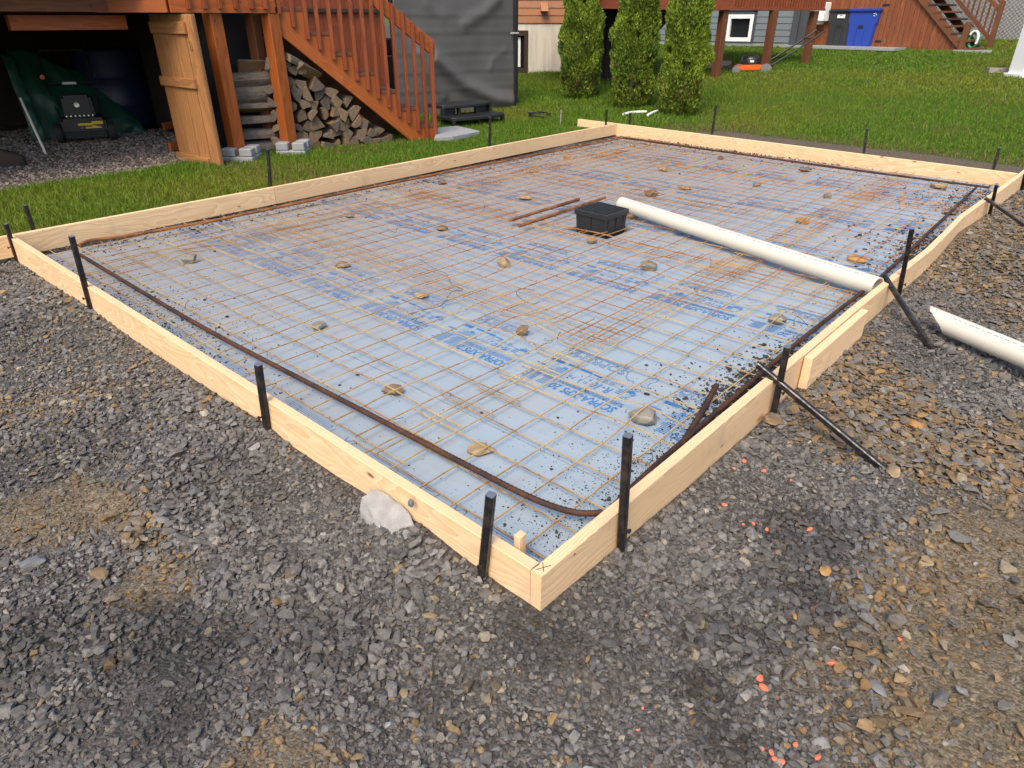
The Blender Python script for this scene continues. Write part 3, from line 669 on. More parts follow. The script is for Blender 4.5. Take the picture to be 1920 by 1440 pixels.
blk_add([(1.140, .01, 0), (1.128, .055, 0), (1.148, .075, 0), (1.158, .03, 0)], [(0, 1, 2, 3)])
blk_text('SOPREMA', .155, .495, 1.250, 1.304, outline=.0028)
for k in range(3): blk_rect(.17, .50, 1.314 + k * .009, 1.3165 + k * .009)
blk_line([(.145, 1.330), (.150, 1.290), (.135, 1.250), (.105, 1.225), (.085, 1.235), (.075, 1.215)], .0035)   # emblem outline
blk_line([(.062, 1.330), (.048, 1.300), (.030, 1.318), (.012, 1.330), (.006, 1.300), (.020, 1.262), (.012, 1.235), (-.004, 1.222), (.030, 1.215), (.045, 1.232), (.058, 1.226), (.048, 1.248)], .003)
BV = np.concatenate(BLK_V)
def print_part(parent, x0, x1, y0, y1):
    V = []; Fc = []; base = 0
    for k in range(-1, 6):
        for j in range(-1, 8):
            ox = 1.219 * k; oy = .385 + .6096 * j + (0, .02, .11, .05, .15, .02, .1)[k + 1]
            v = BV + np.array((ox, oy, 0))
            fc = [f for f in BLK_F]
            c = np.array([v[list(f)].mean(0) for f in fc])
            ok = (c[:, 0] > x0 + .012) & (c[:, 0] < x1 - .012) & (c[:, 1] > y0 + .01) & (c[:, 1] < y1 - .01)
            sel = [fc[i] for i in np.where(ok)[0]]
            if not sel: continue
            used = sorted({i for f in sel for i in f}); mp = {a: i + base for i, a in enumerate(used)}
            vv = v[used].copy(); vv[:, 0] = vv[:, 0].clip(x0 + .002, x1 - .002); vv[:, 1] = vv[:, 1].clip(y0 + .002, y1 - .002); vv[:, 2] -= .105
            V.append(vv); Fc += [tuple(mp[i] for i in f) for f in sel]; base += len(used)
    if V:
        b = MB().add([tuple(p) for p in np.concatenate(V)], Fc); o = b.build('printed_lettering', M_ink, parent); return o
XS = [(.035, .540), (.5445, 1.757), (1.7610, 2.976), (2.980, 4.195), (4.199, 5.414), (5.418, 6.633), (6.637, 7.0)]
ROWN = ['narrow strip along the near left board', 'row nearest the corner', 'second row from the corner', 'row around the drain box', 'row beyond the drain box', 'row before the back strip', 'narrow strip along the back board']
HOLE = (2.965, 3.345, 1.850, 2.225)
for i, (x0, x1) in enumerate(XS):
    sm = (1.80, 2.49, 1.27, 2.58, 1.35, 2.45, 1.6)[i]
    for (y0, y1, w_) in ((.035, sm - .001, 'on the right side'), (sm + .001, 4.46, 'on the left side')):
        b = MB()
        def slab(a0, a1, c0, c1): b.box((a0, c0, -.155), (a1, c1, -.105))
        cuts = [(x0, x1, y0, y1)]
        if x0 < HOLE[1] and x1 > HOLE[0] and y0 < HOLE[3] and y1 > HOLE[2]:
            hx0, hx1 = max(x0, HOLE[0]), min(x1, HOLE[1]); hy0, hy1 = max(y0, HOLE[2]), min(y1, HOLE[3]); cuts = []
            if hx0 > x0: cuts.append((x0, hx0, y0, y1))
            if hx1 < x1: cuts.append((hx1, x1, y0, y1))
            if hy0 > y0: cuts.append((hx0, hx1, y0, hy0))
            if hy1 < y1: cuts.append((hx0, hx1, hy1, y1))
        for c in cuts: slab(*c)
        o = b.build('foam_panel', M_foam, None)
        tag(o, 'blue grey printed foam panel ' + w_ + ', ' + ROWN[i], 'foam panel', 'rigid foam panels under the rebar mesh')
        print_part(o, x0, x1, y0, y1)

ROCKS = [(1207, 776, 56, 48, 'grey', 'largest rounded grey rock on the foam beside the printed lettering'), (902, 842, 58, 28, 'tan', 'flat wide tan rock behind the front rebar near the corner'), (738, 731, 42, 26, 'brown', 'jagged brown rock just behind the middle of the front rebar'),
         (600, 610, 32, 20, 'grey', 'small grey tan rock near the left seam of the foam'), (789, 554, 28, 14, 'tan', 'flat oval tan rock above the left lettering'), (980, 618, 26, 28, 'brown', 'brown pointed rock caught in doubled mesh wires'), (359, 486, 28, 20, 'grey', 'squarish rock nearest the left corner of the form'),
         (644, 496, 28, 15, 'brown', 'small rust stained rock on the left side of the foam'), (945, 493, 27, 22, 'tan', 'round tan rock in the middle of the foam'), (1214, 498, 33, 25, 'grey', 'smooth olive grey rock right of the middle lettering'), (1458, 598, 34, 26, 'grey', 'grey rock near the right board below the long white pipe'),
         (1110, 451, 20, 15, 'tan', 'small round tan rock in front of the drain box'), (1608, 487, 34, 15, 'orange', 'flat orange slab rock beyond the white pipe'), (1184, 406, 22, 15, 'brown', 'rock tucked behind the right side of the drain box'), (829, 428, 28, 12, 'brown', 'flat rust covered rock under tangled wires on the left'),
         (985, 370, 24, 13, 'tan', 'tan rock left of the loose rebar pair'), (657, 405, 15, 9, 'grey', 'small pebble sized rock far on the left side of the foam'), (829, 342, 17, 11, 'dark', 'dark rock close to the left board rebar'), (1001, 320, 19, 9, 'brown', 'brown rock in the far left part of the foam'),
         (1063, 296, 15, 11, 'orange', 'bright tan orange rock near the far left corner'), (1186, 273, 12, 8, 'grey', 'tiny grey rock beside the back rebar at the far left'), (1248, 317, 28, 12, 'tan', 'wide flat tan rock in the far middle of the foam'), (1221, 363, 28, 13, 'brown', 'brown rock behind the upper end of the white pipe'),
         (1282, 353, 24, 7, 'orange', 'thin orange flat rock right of the pipe end'), (1350, 296, 13, 8, 'dark', 'small dark rock touching the back rebar'), (1509, 318, 22, 10, 'dark', 'dark grey rock under the middle of the back rebar'), (1419, 347, 14, 9, 'brown', 'small brown rock alone in the far right part of the foam'),
         (1549, 368, 15, 11, 'grey', 'small grey rock under the doubled wires at the far right'), (1503, 414, 24, 14, 'orange', 'orange brown crumbling rock right of the white pipe'), (1756, 349, 27, 12, 'tan', 'flat tan rock near the far right corner of the form'), (1781, 398, 25, 13, 'dark', 'dark brown rock under the right board rebar'), (1178, 331, 12, 5, 'orange', 'thin orange chip far up the middle of the foam')]
def rock_size(px, py, w, h):
    P = at(px, py + h * .42, -.105); dist = (P - CAMP).length; sx = w * dist / K / 2; el = math.asin((CAMP.z + .1) / dist)
    hz = max(.014, (h * dist / K / 2 - sx * .40 * math.sin(el)) / max(.3, math.cos(el))); return P, sx, min(hz, .036, sx * .95)
# ------------------------------------------------------------------ welded wire mesh sheets
ROCKP = []
for (px, py, w, h, kd, lb) in ROCKS:
    P, sx, hz = rock_size(px, py, w, h); v_ = (P - CAMP); v_.z = 0; v_.normalize(); ROCKP.append((P.x + v_.x * .33 * sx, P.y + v_.y * .33 * sx, -.105 + hz * 1.62))
def wire_lift(x, y):
    z = 0
    for (a, b_, t) in ROCKP:
        d2 = (x - a) ** 2 + (y - b_) ** 2
        if d2 < .12: z = max(z, (t + .079) * math.exp(-d2 / .022))
    return z
def wire_z(x, y, s): return wire_lift(x, y) - .077 + .016 * (float(fbm(np.array([x * 1.1]), np.array([y * 1.1]), 81 + s)[0]) - .5)
def mesh_sheet(x0, x1, y0, y1, phx, phy, zoff, skew, label, mat, s):
    b = MB(); P = .1524; R = .0029
    xs = np.arange(phx, x1, P); xs = xs[xs > x0]; ys = np.arange(phy, y1, P); ys = ys[ys > y0]
    inhole = lambda x, y: 2.975 < x < 3.325 and 1.87 < y < 2.20
    rr = random.Random(s)
    def run(pts, lift):
        seg = []
        for (x, y) in pts:
            if inhole(x, y):
                if len(seg) > 1: b.tube(seg, R, 4, True, twist=.78)
                seg = []
            else: seg.append((x, y, wire_z(x, y, s) + zoff + lift))
        if len(seg) > 1: b.tube(seg, R, 4, True, twist=.78)
    for xw in xs:
        e0 = y0 + rr.uniform(-.02, .03); e1 = y1 + rr.uniform(-.03, .02); w1 = rr.uniform(-.004, .004); n = max(3, int((e1 - e0) / .076))
        run([(xw + skew * (e0 + (e1 - e0) * k / n - y0) + w1, e0 + (e1 - e0) * k / n) for k in range(n + 1)], 0)
    for yw in ys:
        e0 = x0 + rr.uniform(-.02, .03); e1 = x1 + rr.uniform(-.03, .02); w1 = rr.uniform(-.004, .004); n = max(3, int((e1 - e0) / .076))
        run([(e0 + (e1 - e0) * k / n, yw - skew * (e0 + (e1 - e0) * k / n - x0) + w1) for k in range(n + 1)], .0052)
    o = b.build('mesh_sheet', mat, None)
    return tag(o, label, 'wire mesh', 'welded wire mesh sheets over the foam')
mesh_sheet(.055, 3.02, .035, .98, .084, .122, .0, .002, 'rusty wire mesh sheet along the right board at the nearest corner', M_mesh, 1)
mesh_sheet(2.72, 5.75, .03, .97, 2.74, .135, .008, -.003, 'rusty wire mesh sheet along the right board under the white pipe end', M_mesh2, 2)
mesh_sheet(5.42, 6.86, .05, 1.02, 5.47, .11, .0, .002, 'rusty wire mesh sheet in the far right corner', M_mesh2, 3)
mesh_sheet(.07, 1.62, .72, 3.92, .110, .83, .007, -.002, 'straw coloured wire mesh sheet behind the long front rebar', M_mesh, 4)
mesh_sheet(1.36, 2.98, .74, 3.95, 1.385, .79, .012, .003, 'orange rusted wire mesh sheet between the front rebar and the drain box', M_mesh2, 5)
mesh_sheet(2.72, 4.40, .72, 3.93, 2.80, .77, .005, -.002, 'wire mesh sheet cut open around the black drain box', M_mesh2, 6)
mesh_sheet(4.12, 5.76, .76, 3.90, 4.15, .81, .011, .002, 'wire mesh sheet behind the black drain box', M_mesh2, 7)
mesh_sheet(5.48, 6.92, .78, 3.92, 5.55, .80, .004, -.002, 'wire mesh sheet along the back rebar', M_mesh2, 8)
mesh_sheet(.06, 3.10, 3.62, 4.42, .095, 3.66, .013, .001, 'narrow wire mesh strip at the left corner beside the knotty board', M_mesh, 9)
mesh_sheet(2.85, 5.90, 3.64, 4.42, 2.90, 3.70, .002, .002, 'narrow wire mesh strip along the middle of the left board', M_mesh2, 10)
mesh_sheet(5.62, 6.98, 3.60, 4.42, 5.70, 3.68, .009, -.001, 'narrow wire mesh strip in the far left corner', M_mesh2, 11)

# ------------------------------------------------------------------ rebar
def rebar(name, pts, r, mat, label, ribs=True, group=None):
    pts = [Vector(p) for p in pts]; dense = []
    for a, b_ in zip(pts[:-1], pts[1:]):
        n = max(1, int((b_ - a).length / .05)); dense += [a.lerp(b_, k / n) for k in range(n)]
    dense.append(pts[-1]); b = MB().tube(dense, r, 10, True)
    if ribs:                                      # slanted ribs
        acc = 0
        for a, b_ in zip(dense[:-1], dense[1:]):
            d = (b_ - a); L = d.length; d.normalize(); k = acc
            sx = d.cross(Vector((0, 0, 1))).normalized(); up = sx.cross(d)
            while k < L:
                p = a + d * k
                for sgn in (1, -1):
                    arc = [p + d * (.006 * math.sin(t)) * sgn + (sx * math.cos(t) * sgn + up * math.sin(t)) * (r * 1.03) for t in (-1.2, -.6, 0, .6, 1.2)]
                    b.tube(arc, r * .13, 3, False)
                k += .016
            acc = k - L
    o = b.build(name, mat, None, smooth=True); return tag(o, label, 'rebar', group or 'thick perimeter rebar')
Z1 = -.052
def cat(pts):                                     # smooth curve through points
    out = []
    P = [Vector(pts[0])] + [Vector(p) for p in pts] + [Vector(pts[-1])]
    for i in range(1, len(P) - 2):
        for k in range(6):
            t = k / 6; a, b_, c, d = P[i - 1], P[i], P[i + 1], P[i + 2]
            out.append(.5 * ((2 * b_) + (c - a) * t + (2 * a - 5 * b_ + 4 * c - d) * t * t + (3 * b_ - a - 3 * c + d) * t ** 3))
    out.append(P[-2]); return out
rebar('rebar', cat([(.185, 4.10, Z1), (.176, 3.2, Z1), (.176, 2.25, Z1), (.215, 1.15, Z1), (.236, .54, Z1), (.250, .25, Z1), (.285, .10, Z1), (.345, .030, Z1)]), .0105, M_rebar, 'long dark ribbed rebar along the near left board with a curved end')
rebar('rebar', cat([(.30, .018, Z1 - .012), (.62, .045, Z1 - .01), (1.3, .062, Z1 - .006), (1.91, .072, Z1), (2.6, .070, Z1), (3.27, .068, Z1), (4.6, .11, Z1), (6.48, .180, Z1)]), .0105, M_rebar, 'long rusty rebar running along the right form board')
rebar('rebar', cat([(6.50, .08, Z1 + .012), (6.58, 1.3, Z1), (6.66, 2.8, Z1), (6.75, 4.30, Z1)]), .0105, M_rebar, 'rusty rebar across the back below the back board')
rebar('rebar', cat([(1.1, 4.26, Z1), (2.7, 4.315, Z1), (4.6, 4.285, Z1), (6.72, 4.245, Z1)]), .0105, M_rebar2, 'rusty rebar along the left board towards the far corner')
rebar('rebar', cat([(.26, 4.34, Z1), (.36, 4.385, Z1 + .004), (.6, 4.33, Z1), (1.166, 4.275, Z1), (2.1, 4.275, Z1)]), .0105, M_rebar2, 'short bright orange rebar lapped at the left corner')
rebar('rebar', [(1.335, .150, Z1 + .012), (1.1, .095, Z1 - .004), (.86, .045, Z1 - .012)], .0115, M_rebar, 'short rebar stub leaning out beside the right board rebar')
rebar('rebar', [(2.712, 2.575, Z1 + .006), (3.623, 2.604, Z1 + .006)], .0115, M_rebar2, 'loose short rusty rebar left of the drain box, farther of the pair', group='loose rebar offcuts')
rebar('rebar', [(2.633, 2.417, Z1 + .006), (3.823, 2.472, Z1 + .006)], .0115, M_rebar2, 'loose short rusty rebar passing behind the drain box, nearer of the pair', group='loose rebar offcuts')

# ------------------------------------------------------------------ drain box, pipes
db = empty('drain_box', (3.14, 2.03, -.15), 'square black plastic drain box with a grated lid standing in the mesh', 'drain box')
c4 = [(2.975, 1.880), (3.262, 1.858), (3.340, 2.176), (3.008, 2.196)]
c4 = [(2.985, 1.875), (3.275, 1.875), (3.305, 2.18), (2.995, 2.18)]
cc = Vector((sum(p[0] for p in c4) / 4, sum(p[1] for p in c4) / 4, 0))
q = [Vector((p[0], p[1], 0)) for p in c4]
ins4 = lambda k, z: [cc + (p - cc) * k + Vector((0, 0, z)) for p in q]
def ring(b, k0, z0, k1, z1):
    a = ins4(k0, z0) + ins4(k1, z1); b.add(a, [(i, (i + 1) % 4, 4 + (i + 1) % 4, 4 + i) for i in range(4)])
b = MB(); ring(b, .86, -.168, .93, .022); ring(b, .93, .022, .80, .022); ring(b, .80, .022, .76, -.168)
b.add(ins4(.80, -.10), [(0, 1, 2, 3)])
for i in range(4):                                # ribs on the walls
    for t in (.12, .5, .88):
        p0 = ins4(.875, -.16); p1 = ins4(.945, .02); a = p0[i].lerp(p0[(i + 1) % 4], t); c = p1[i].lerp(p1[(i + 1) % 4], t); b.bar(a, c, .008, .008)
b.build('box_body', M_plastic, db)
b = MB(); ring(b, .94, .020, 1.0, .022); ring(b, 1.0, .022, 1.0, .054); ring(b, 1.0, .054, .985, .058); ring(b, .985, .058, .89, .058); ring(b, .89, .058, .89, .034); ring(b, .89, .034, .94, .020)
b.build('lid_frame', M_plastic, db)
b = MB(); g0 = ins4(.892, .055)
for k in range(1, 14):
    t = k / 14; b.bar(g0[0].lerp(g0[1], t), g0[3].lerp(g0[2], t), .010, .0055)
for k in range(1, 9):
    t = k / 9; b.bar(g0[0].lerp(g0[3], t), g0[1].lerp(g0[2], t), .012, .0065)
b.build('lid_grate', M_plastic, db)
b = MB().box((2.94, 1.82, -.176), (3.37, 2.25, -.158)); o = b.build('soil_patch', M_darkhole); o['kind'] = 'structure'

def pipe(name, p0, p1, r, label, jag=False):
    p0 = Vector(p0); p1 = Vector(p1); d = (p1 - p0); L = d.length; d.normalize(); a = d.cross(Vector((0, 0, 1))).normalized(); u = a.cross(d); n = 40; vs = []; fs = []
    rr = random.Random(5)
    for (rad, ends) in ((r, (0, 1)), (r - .006, (1, 0))):
        for e in ends:
            for k in range(n):
                t = 2 * math.pi * k / n; off = 0
                if jag and e == 0: off = .05 * max(0, math.sin(t)) * -1 + .10 * (0.5 - .5 * math.cos(t - 2.2)) + rr.uniform(-.006, .006)
                vs.append(p0 + d * (L * e + off) + (a * math.cos(t) + u * math.sin(t)) * rad)
    for s in range(4):
        for k in range(n): fs.append((s * n + k, s * n + (k + 1) % n, ((s + 1) % 4) * n + (k + 1) % n, ((s + 1) % 4) * n + k))
    m = MB().add(vs, fs).build(name, M_pvc, None, frame=frame_of(p0, p1)); bm = bmesh.new(); bm.from_mesh(m.data); bmesh.ops.recalc_face_normals(bm, faces=bm.faces); bm.to_mesh(m.data); bm.free()
    m.data.polygons.foreach_set('use_smooth', [True] * len(m.data.polygons)); m.data.set_sharp_from_angle(angle=.6)
    tag(m, label, 'pipe')
    b = MB(); s = .12; rr = random.Random(9)      # row of blue print along the pipe
    while s < L - .08:
        w = rr.uniform(.012, .03)
        for k in range(2):
            t0 = math.radians(62 + k * 4); t1 = t0 + math.radians(2.4); R2 = r + .0006
            f = lambda t, ss: p0 + d * ss + (a * math.cos(t) + u * math.sin(t)) * R2
            b.add([f(t0, s), f(t0, s + w), f(t1, s + w), f(t1, s)], [(0, 1, 2, 3)])
        s += w + rr.uniform(.006, .02)
    b.build('printed_lettering', simple('faded_blue_ink', (.22, .27, .38, 1), .5), m); return m
pipe('pvc_pipe', (3.62, 2.17, -.016), (2.975, .004, -.016), .0555, 'long white plastic pipe lying across the mesh to the right board')
pe = at(1752, 592, -.10); pf = at(1990, 690, -.10)
pipe('pvc_pipe', (pe.x, pe.y, -.115), (pf.x + .0, pf.y, -.115), .0555, 'white plastic pipe with a jagged broken end on the gravel outside the form', True)

# ------------------------------------------------------------------ steel stakes and braces
def stake(p0, p1, label, rz, group='steel stakes holding the form boards', w=.0255, name='steel_stake', mat=None):
    p0 = Vector(p0); p1 = Vector(p1); d = (p1 - p0).normalized(); L = (p1 - p0).length; h = w / 2; c = .004
    a = Vector((math.cos(rz), math.sin(rz), 0)); a = (a - d * a.dot(d)).normalized(); e = d.cross(a)
    octo = [(-h + c, -h), (h - c, -h), (h, -h + c), (h, h - c), (h - c, h), (-h + c, h), (-h, h - c), (-h, -h + c)]
    m = MB(); base = [p0 + a * x + e * y for x, y in octo]; m.prism(base, d * L)
    root = m.build(name, mat or M_steel, None, frame=frame_of(p0, p1, a)); tag(root, label, 'stake' if name == 'steel_stake' else 'brace', group)
    mh = MB(); k = .05
    while k < L - .02:                             # nail holes on two faces
        for v in (a, e):
            for s in (1, -1): mh.lathe(p1 - d * k + v * s * (h - .0015), [(.0035, 0), (.0035, .0022)], 8, axis=v * s)
        k += .0635
    mh.build('nail_holes', M_black, root)
    MB().prism([p1 + a * x * .94 + e * y * .94 for x, y in octo], d * .0012).build('worn_end', M_steelend, root)
    return root
def nail(p, d, parent):
    d = Vector(d); p = Vector(p); b = MB().lathe(p, [(.0035, 0), (.0035, .014), (.008, .0145), (.008, .020), (.0, .021)], 8, axis=d); b.build('nail', M_steelend if parent is None else M_steel, parent)
SX, SY = -.053, -.053
st = [((SX, 4.705, -.33), (SX, 4.632, .103), 'stubby dark stake at the left end of the near left board'),
      ((SX, 3.315, -.33), (SX, 3.218, .296), 'tall black stake second from the left end of the near left board'),
      ((SX, 1.402, -.33), (SX, 1.345, .172), 'short black stake at the middle of the near left board'),
      ((SX, .198, -.33), (SX - .004, .128, .200), 'black stake nearest the camera on the near left board')]
for p0, p1, lb in st: nail((p0[0] - .012, p0[1] + (p1[1] - p0[1]) * .6, -.06), (-1, 0, 0), stake(p0, p1, lb, .25))
st = [((.352, SY, -.33), (.305, SY - .004, .295), 'tall black stake nearest the camera on the right board'),
      ((1.500, SY, -.33), (1.458, SY - .01, .165), 'black stake on the right board with the long brace behind it'),
      ((3.36, SY, -.33), (3.125, SY, .301), 'tall leaning stake on the right board behind the second brace'),
      ((5.98, SY - .01, -.33), (5.695, SY - .01, .137), 'leaning stake far along the right board with a short brace'),
      ((7.49, SY - .03, -.33), (7.19, SY - .03, .029), 'stubby stake at the far end of the right board')]
for p0, p1, lb in st: nail((p0[0] + (p1[0] - p0[0]) * .55, p0[1] - .012, -.05), (0, -1, 0), stake(p0, p1, lb, .2))
def ystake(px0, py0, pyt, label, Yp, pxt=None):
    P = on_y(px0, py0, Yp); T = on_y(pxt or px0, pyt, Yp); d = (T - P) / (T.z - P.z); stake(P + d * (-.35 - P.z), T, label, .1)
ystake(62, 428, 385, 'rusty grey stake behind the knotty board at the left corner', 4.80, 47)
ystake(507, 350, 280, 'black stake in the grass in front of the second concrete block', 4.815, 502)
ystake(918, 275, 220, 'tall thin stake in the grass in front of the black plastic steps', 4.86, 919)
ystake(1136, 233, 205, 'black stake standing at the far left corner of the form', 4.895, 1138)
bn = Vector((4.86, -.294, 0)).normalized(); bp = Vector((7.511, 4.831, 0))
for (x0, y0, x1, y1, lb) in [(1180, 233, 1182, 212, 'short stake behind the back board near the far left corner'), (1335, 250, 1343, 197, 'tall thin stake behind the back board before the third cedar'), (1620, 283, 1626, 241, 'black stake behind the middle of the back board'), (1863, 315, 1874, 277, 'leaning stake behind the right end of the back board')]:
    P = on_plane(x0, y0, bp, bn); T = on_plane(x1, y1, bp, bn); d = (T - P) / (T.z - P.z); stake(P + d * (-.35 - P.z), T, lb, .1)
P = ground(1051, 236); T = P + Vector((.0, -.0, up_to(P, 206) - P.z)); sk = stake(P - Vector((0, 0, .2)), T, 'thin grey marker stake standing alone in the lawn', .3, 'steel stakes holding the form boards', .018, mat=M_greywood)
def brace(px0, py0, px1, py1, X, label, zg):
    B = at(px1, py1, zg); A = on_x(px0, py0, X); d = (B - A).normalized(); stake(B + d * .10, A, label, .0, 'steel braces propping the right board', .0255, 'steel_brace')
brace(1421, 684, 1660, 882, 1.475, 'long steel brace running from the right board down to the hollow in the gravel', -.21)
brace(1658, 517, 1745, 652, 3.08, 'steel brace next to the broken white pipe', -.19)
brace(1847, 371, 1935, 432, 5.70, 'steel brace at the far end of the right board', -.18)

# ------------------------------------------------------------------ rocks under the mesh, rubble
def rock(name, c, s, seed, mat, label, cat_='rock', group=None, rz=None, tilt=0.0, cuts=11, sub=3):
    r = random.Random(seed); bm = bmesh.new(); bmesh.ops.create_icosphere(bm, subdivisions=sub, radius=1)
    pl = [(Vector((r.gauss(0, 1), r.gauss(0, 1), r.gauss(0, .9))).normalized(), r.uniform(.55, .86)) for i in range(cuts)]
    for v in bm.verts:
        p = v.co.copy()
        for n_, d in pl:
            k = p.dot(n_) - d
            if k > 0: p -= n_ * k * .985
        p *= 1 + .07 * mnoise.noise(p * 2.3 + Vector((seed, 0, 0))) + .05 * mnoise.noise(p * 5.5 + Vector((0, seed, 0))) + .022 * mnoise.noise(p * 13 + Vector((0, seed, 0)))
        v.co = Vector((p.x * s[0], p.y * s[1], p.z * s[2]))
    me = bpy.data.meshes.new(name); bm.to_mesh(me); bm.free(); me.materials.append(mat)
    me.polygons.foreach_set('use_smooth', [True] * len(me.polygons)); me.set_sharp_from_angle(angle=math.radians(16))
    o = bpy.data.objects.new(name, me); COL.objects.link(o); o.location = c; o.rotation_euler = (tilt, tilt * .6, r.uniform(0, 6.28) if rz is None else rz)
    return tag(o, label, cat_, group)
for i, (px, py, w, h, kd, lb) in enumerate(ROCKS):
    P, sx, hz = rock_size(px, py, w, h)
    view = math.atan2(P.y - CAMP.y, P.x - CAMP.x) + math.pi / 2
    rock('rock', (P.x + .55 * sx * math.cos(view - math.pi / 2) * .6, P.y + .55 * sx * .6 * math.sin(view - math.pi / 2), -.105 + hz * .82), (sx * 1.06, sx * .72, hz), 100 + i, M_rock[kd], lb, 'rock', 'rocks propping up the wire mesh', rz=view, cuts=9)
def hull_block(name, pts, mat, seed, amp=.004):
    bm = bmesh.new()
    for p in pts: bm.verts.new(p)
    res = bmesh.ops.convex_hull(bm, input=bm.verts); bmesh.ops.delete(bm, geom=[e for e in res['geom_interior'] if isinstance(e, bmesh.types.BMVert)], context='VERTS')
    bmesh.ops.dissolve_limit(bm, angle_limit=.12, verts=bm.verts, edges=bm.edges); bmesh.ops.bevel(bm, geom=bm.edges[:], offset=.004, segments=1, affect='EDGES', clamp_overlap=True)
    bmesh.ops.triangulate(bm, faces=bm.faces); bmesh.ops.subdivide_edges(bm, edges=bm.edges, cuts=3, use_grid_fill=True)
    for v in bm.verts: v.co += Vector((mnoise.noise(v.co * 40 + Vector((seed, 0, 0))), mnoise.noise(v.co * 40 + Vector((0, seed, 0))), mnoise.noise(v.co * 40))) * amp
    me = bpy.data.meshes.new(name); bm.to_mesh(me); bm.free(); me.materials.append(mat); o = bpy.data.objects.new(name, me); COL.objects.link(o); return o
o = hull_block('concrete_rubble', [(-.046, .675, -.062), (-.044, .535, -.062), (-.095, .690, -.080), (-.118, .59, -.102), (-.060, .465, -.092), (-.105, .51, -.115), (-.05, .69, -.17), (-.132, .65, -.18), (-.128, .52, -.19), (-.05, .45, -.18), (-.118, .69, -.13)], M_mortar, 5, .007)
tag(o, 'broken whitish concrete lump leaning on the near left board', 'rubble')
rock('small_stone', (-.062, .475, -.012), (.012, .011, .016), 312, M_rock['slate'], 'single dark pebble lodged between the white rubble and the board', 'stone')
P = at(1448, 800, -.17); rock('flat_stone', (P.x + .05, P.y + .03, -.165), (.075, .055, .018), 313, M_rock['brown'], 'flat brown stone at the foot of the braced stake', 'stone', rz=.9, tilt=.15)
P = at(1675, 884, -.2); rock('flat_stone', (P.x, P.y, -.20), (.042, .030, .016), 314, M_rock['tan'], 'tan stone at the lower end of the long brace', 'stone', rz=.3)
for i, (px, py, w, kd, lb) in enumerate([(1735, 1057, 34, 'tan', 'triangular tan stone at the edge of the bare dirt'), (1622, 1105, 32, 'slate', 'long grey stone beside the bare dirt'), (190, 1083, 42, 'brown', 'large flat tan brown stone among the left gravel'), (60, 1060, 44, 'slate', 'large flat grey stone at the far left gravel'), (1547, 1075, 30, 'orange', 'cluster sized orange brown stone in the right gravel'), (1647, 1295, 34, 'slate', 'broad grey stone in the bottom right dirt'), (1500, 1160, 28, 'orange', 'long orange stone lying near the bottom right gravel edge'), (1660, 598, 22, 'brown', 'flat brown stone beside the second brace'), (1710, 800, 36, 'orange', 'flat orange brown shale slab in the hollow'), (1560, 790, 30, 'brown', 'brown shale piece left of the hollow')]):
    P = ground(px, py); d = (P - CAMP).length; s = w * d / K / 2
    rock('loose_stone', (P.x, P.y, gz(P.x, P.y) + s * .3), (s, s * .62, s * .34), 330 + i, M_rock[kd], lb, 'stone', rz=-.4 + i, tilt=.12)
OR = [(1395, 868, 12), (1376, 881, 9), (1431, 886, 12), (1483, 903, 7), (1359, 950, 12), (1393, 986, 8), (1412, 985, 10), (1403, 997, 8), (1437, 996, 12), (1517, 996, 14), (1517, 1006, 10), (1603, 1075, 12), (1686, 1201, 9), (1558, 1247, 20), (1400, 1241, 9), (1424, 1276, 18), (1430, 1293, 20), (1428, 1407, 12), (1446, 1414, 14), (1453, 1427, 14), (1490, 1400, 12), (1531, 1423, 15), (1465, 1432, 14), (1196, 1371, 11), (1211, 1158, 8), (1205, 1330, 9)]
for i, (px, py, w) in enumerate(OR):
    P = ground(px, py); d = (P - CAMP).length; s = w * d / K / 2 * .9
    rock('painted_stone', (P.x, P.y, gz(P.x, P.y) + s * .35 + .004), (s * 1.0, s * .75, s * .5), 400 + i, M_fluo, 'crushed stone chip with fluorescent orange marking paint in the right gravel', 'painted stone', 'orange marked stones', tilt=.2, cuts=8, sub=2)

# ------------------------------------------------------------------ tie wires
def tie(pxs, label, zs=None, r=.0014):
    pts = [at(p[0], p[1], -.068 + (p[2] if len(p) > 2 else 0)) for p in pxs]
    o = MB().tube(cat(pts), r, 5).build('tie_wire', M_tie, None, smooth=True); tag(o, label, 'tie wire', 'bent tie wires on the mesh')
tie([(790, 488), (818, 506), (836, 513), (848, 534), (868, 543), (846, 548), (833, 568), (818, 576), (790, 582)], 'longest looping tie wire left of the middle rock')
tie([(1002, 544), (978, 541), (969, 546), (972, 556), (996, 570), (1011, 566)], 'hooked tie wire in the middle of the foam')
tie([(347, 580), (348, 571), (356, 563), (367, 558, .01)], 'curved tie wire standing on the front rebar')
tie([(905, 395), (909, 388, .01), (906, 378, .03)], 'upright tie wire above the left lettering')
tie([(725, 428), (741, 436), (744, 428, .02)], 'small kinked tie wire by the orange wires at the left')
tie([(771, 600), (782, 596), (778, 606), (796, 603)], 'tangled tie wire over the lettering left of centre')
tie([(1045, 636), (1047, 628, .01), (1051, 622, .02)], 'short forked tie wire at the doubled mesh end')
tie([(1310, 553), (1302, 541, .005), (1311, 540, .008)], 'loop tie wire right of the middle')
tie([(1332, 500), (1333, 490, .02), (1331, 482, .04)], 'upright twin tie wire below the white pipe')
tie([(1491, 610), (1489, 600, .01), (1497, 594), (1516, 612)], 'bent tie wire by the rock near the right board')
tie([(1266, 756), (1262, 750), (1268, 745), (1290, 765), (1289, 772)], 'hooked tie wire beside the large grey rock')
tie([(724, 784), (742, 786), (757, 782, .006)], 'tie wire twisted round the front rebar')
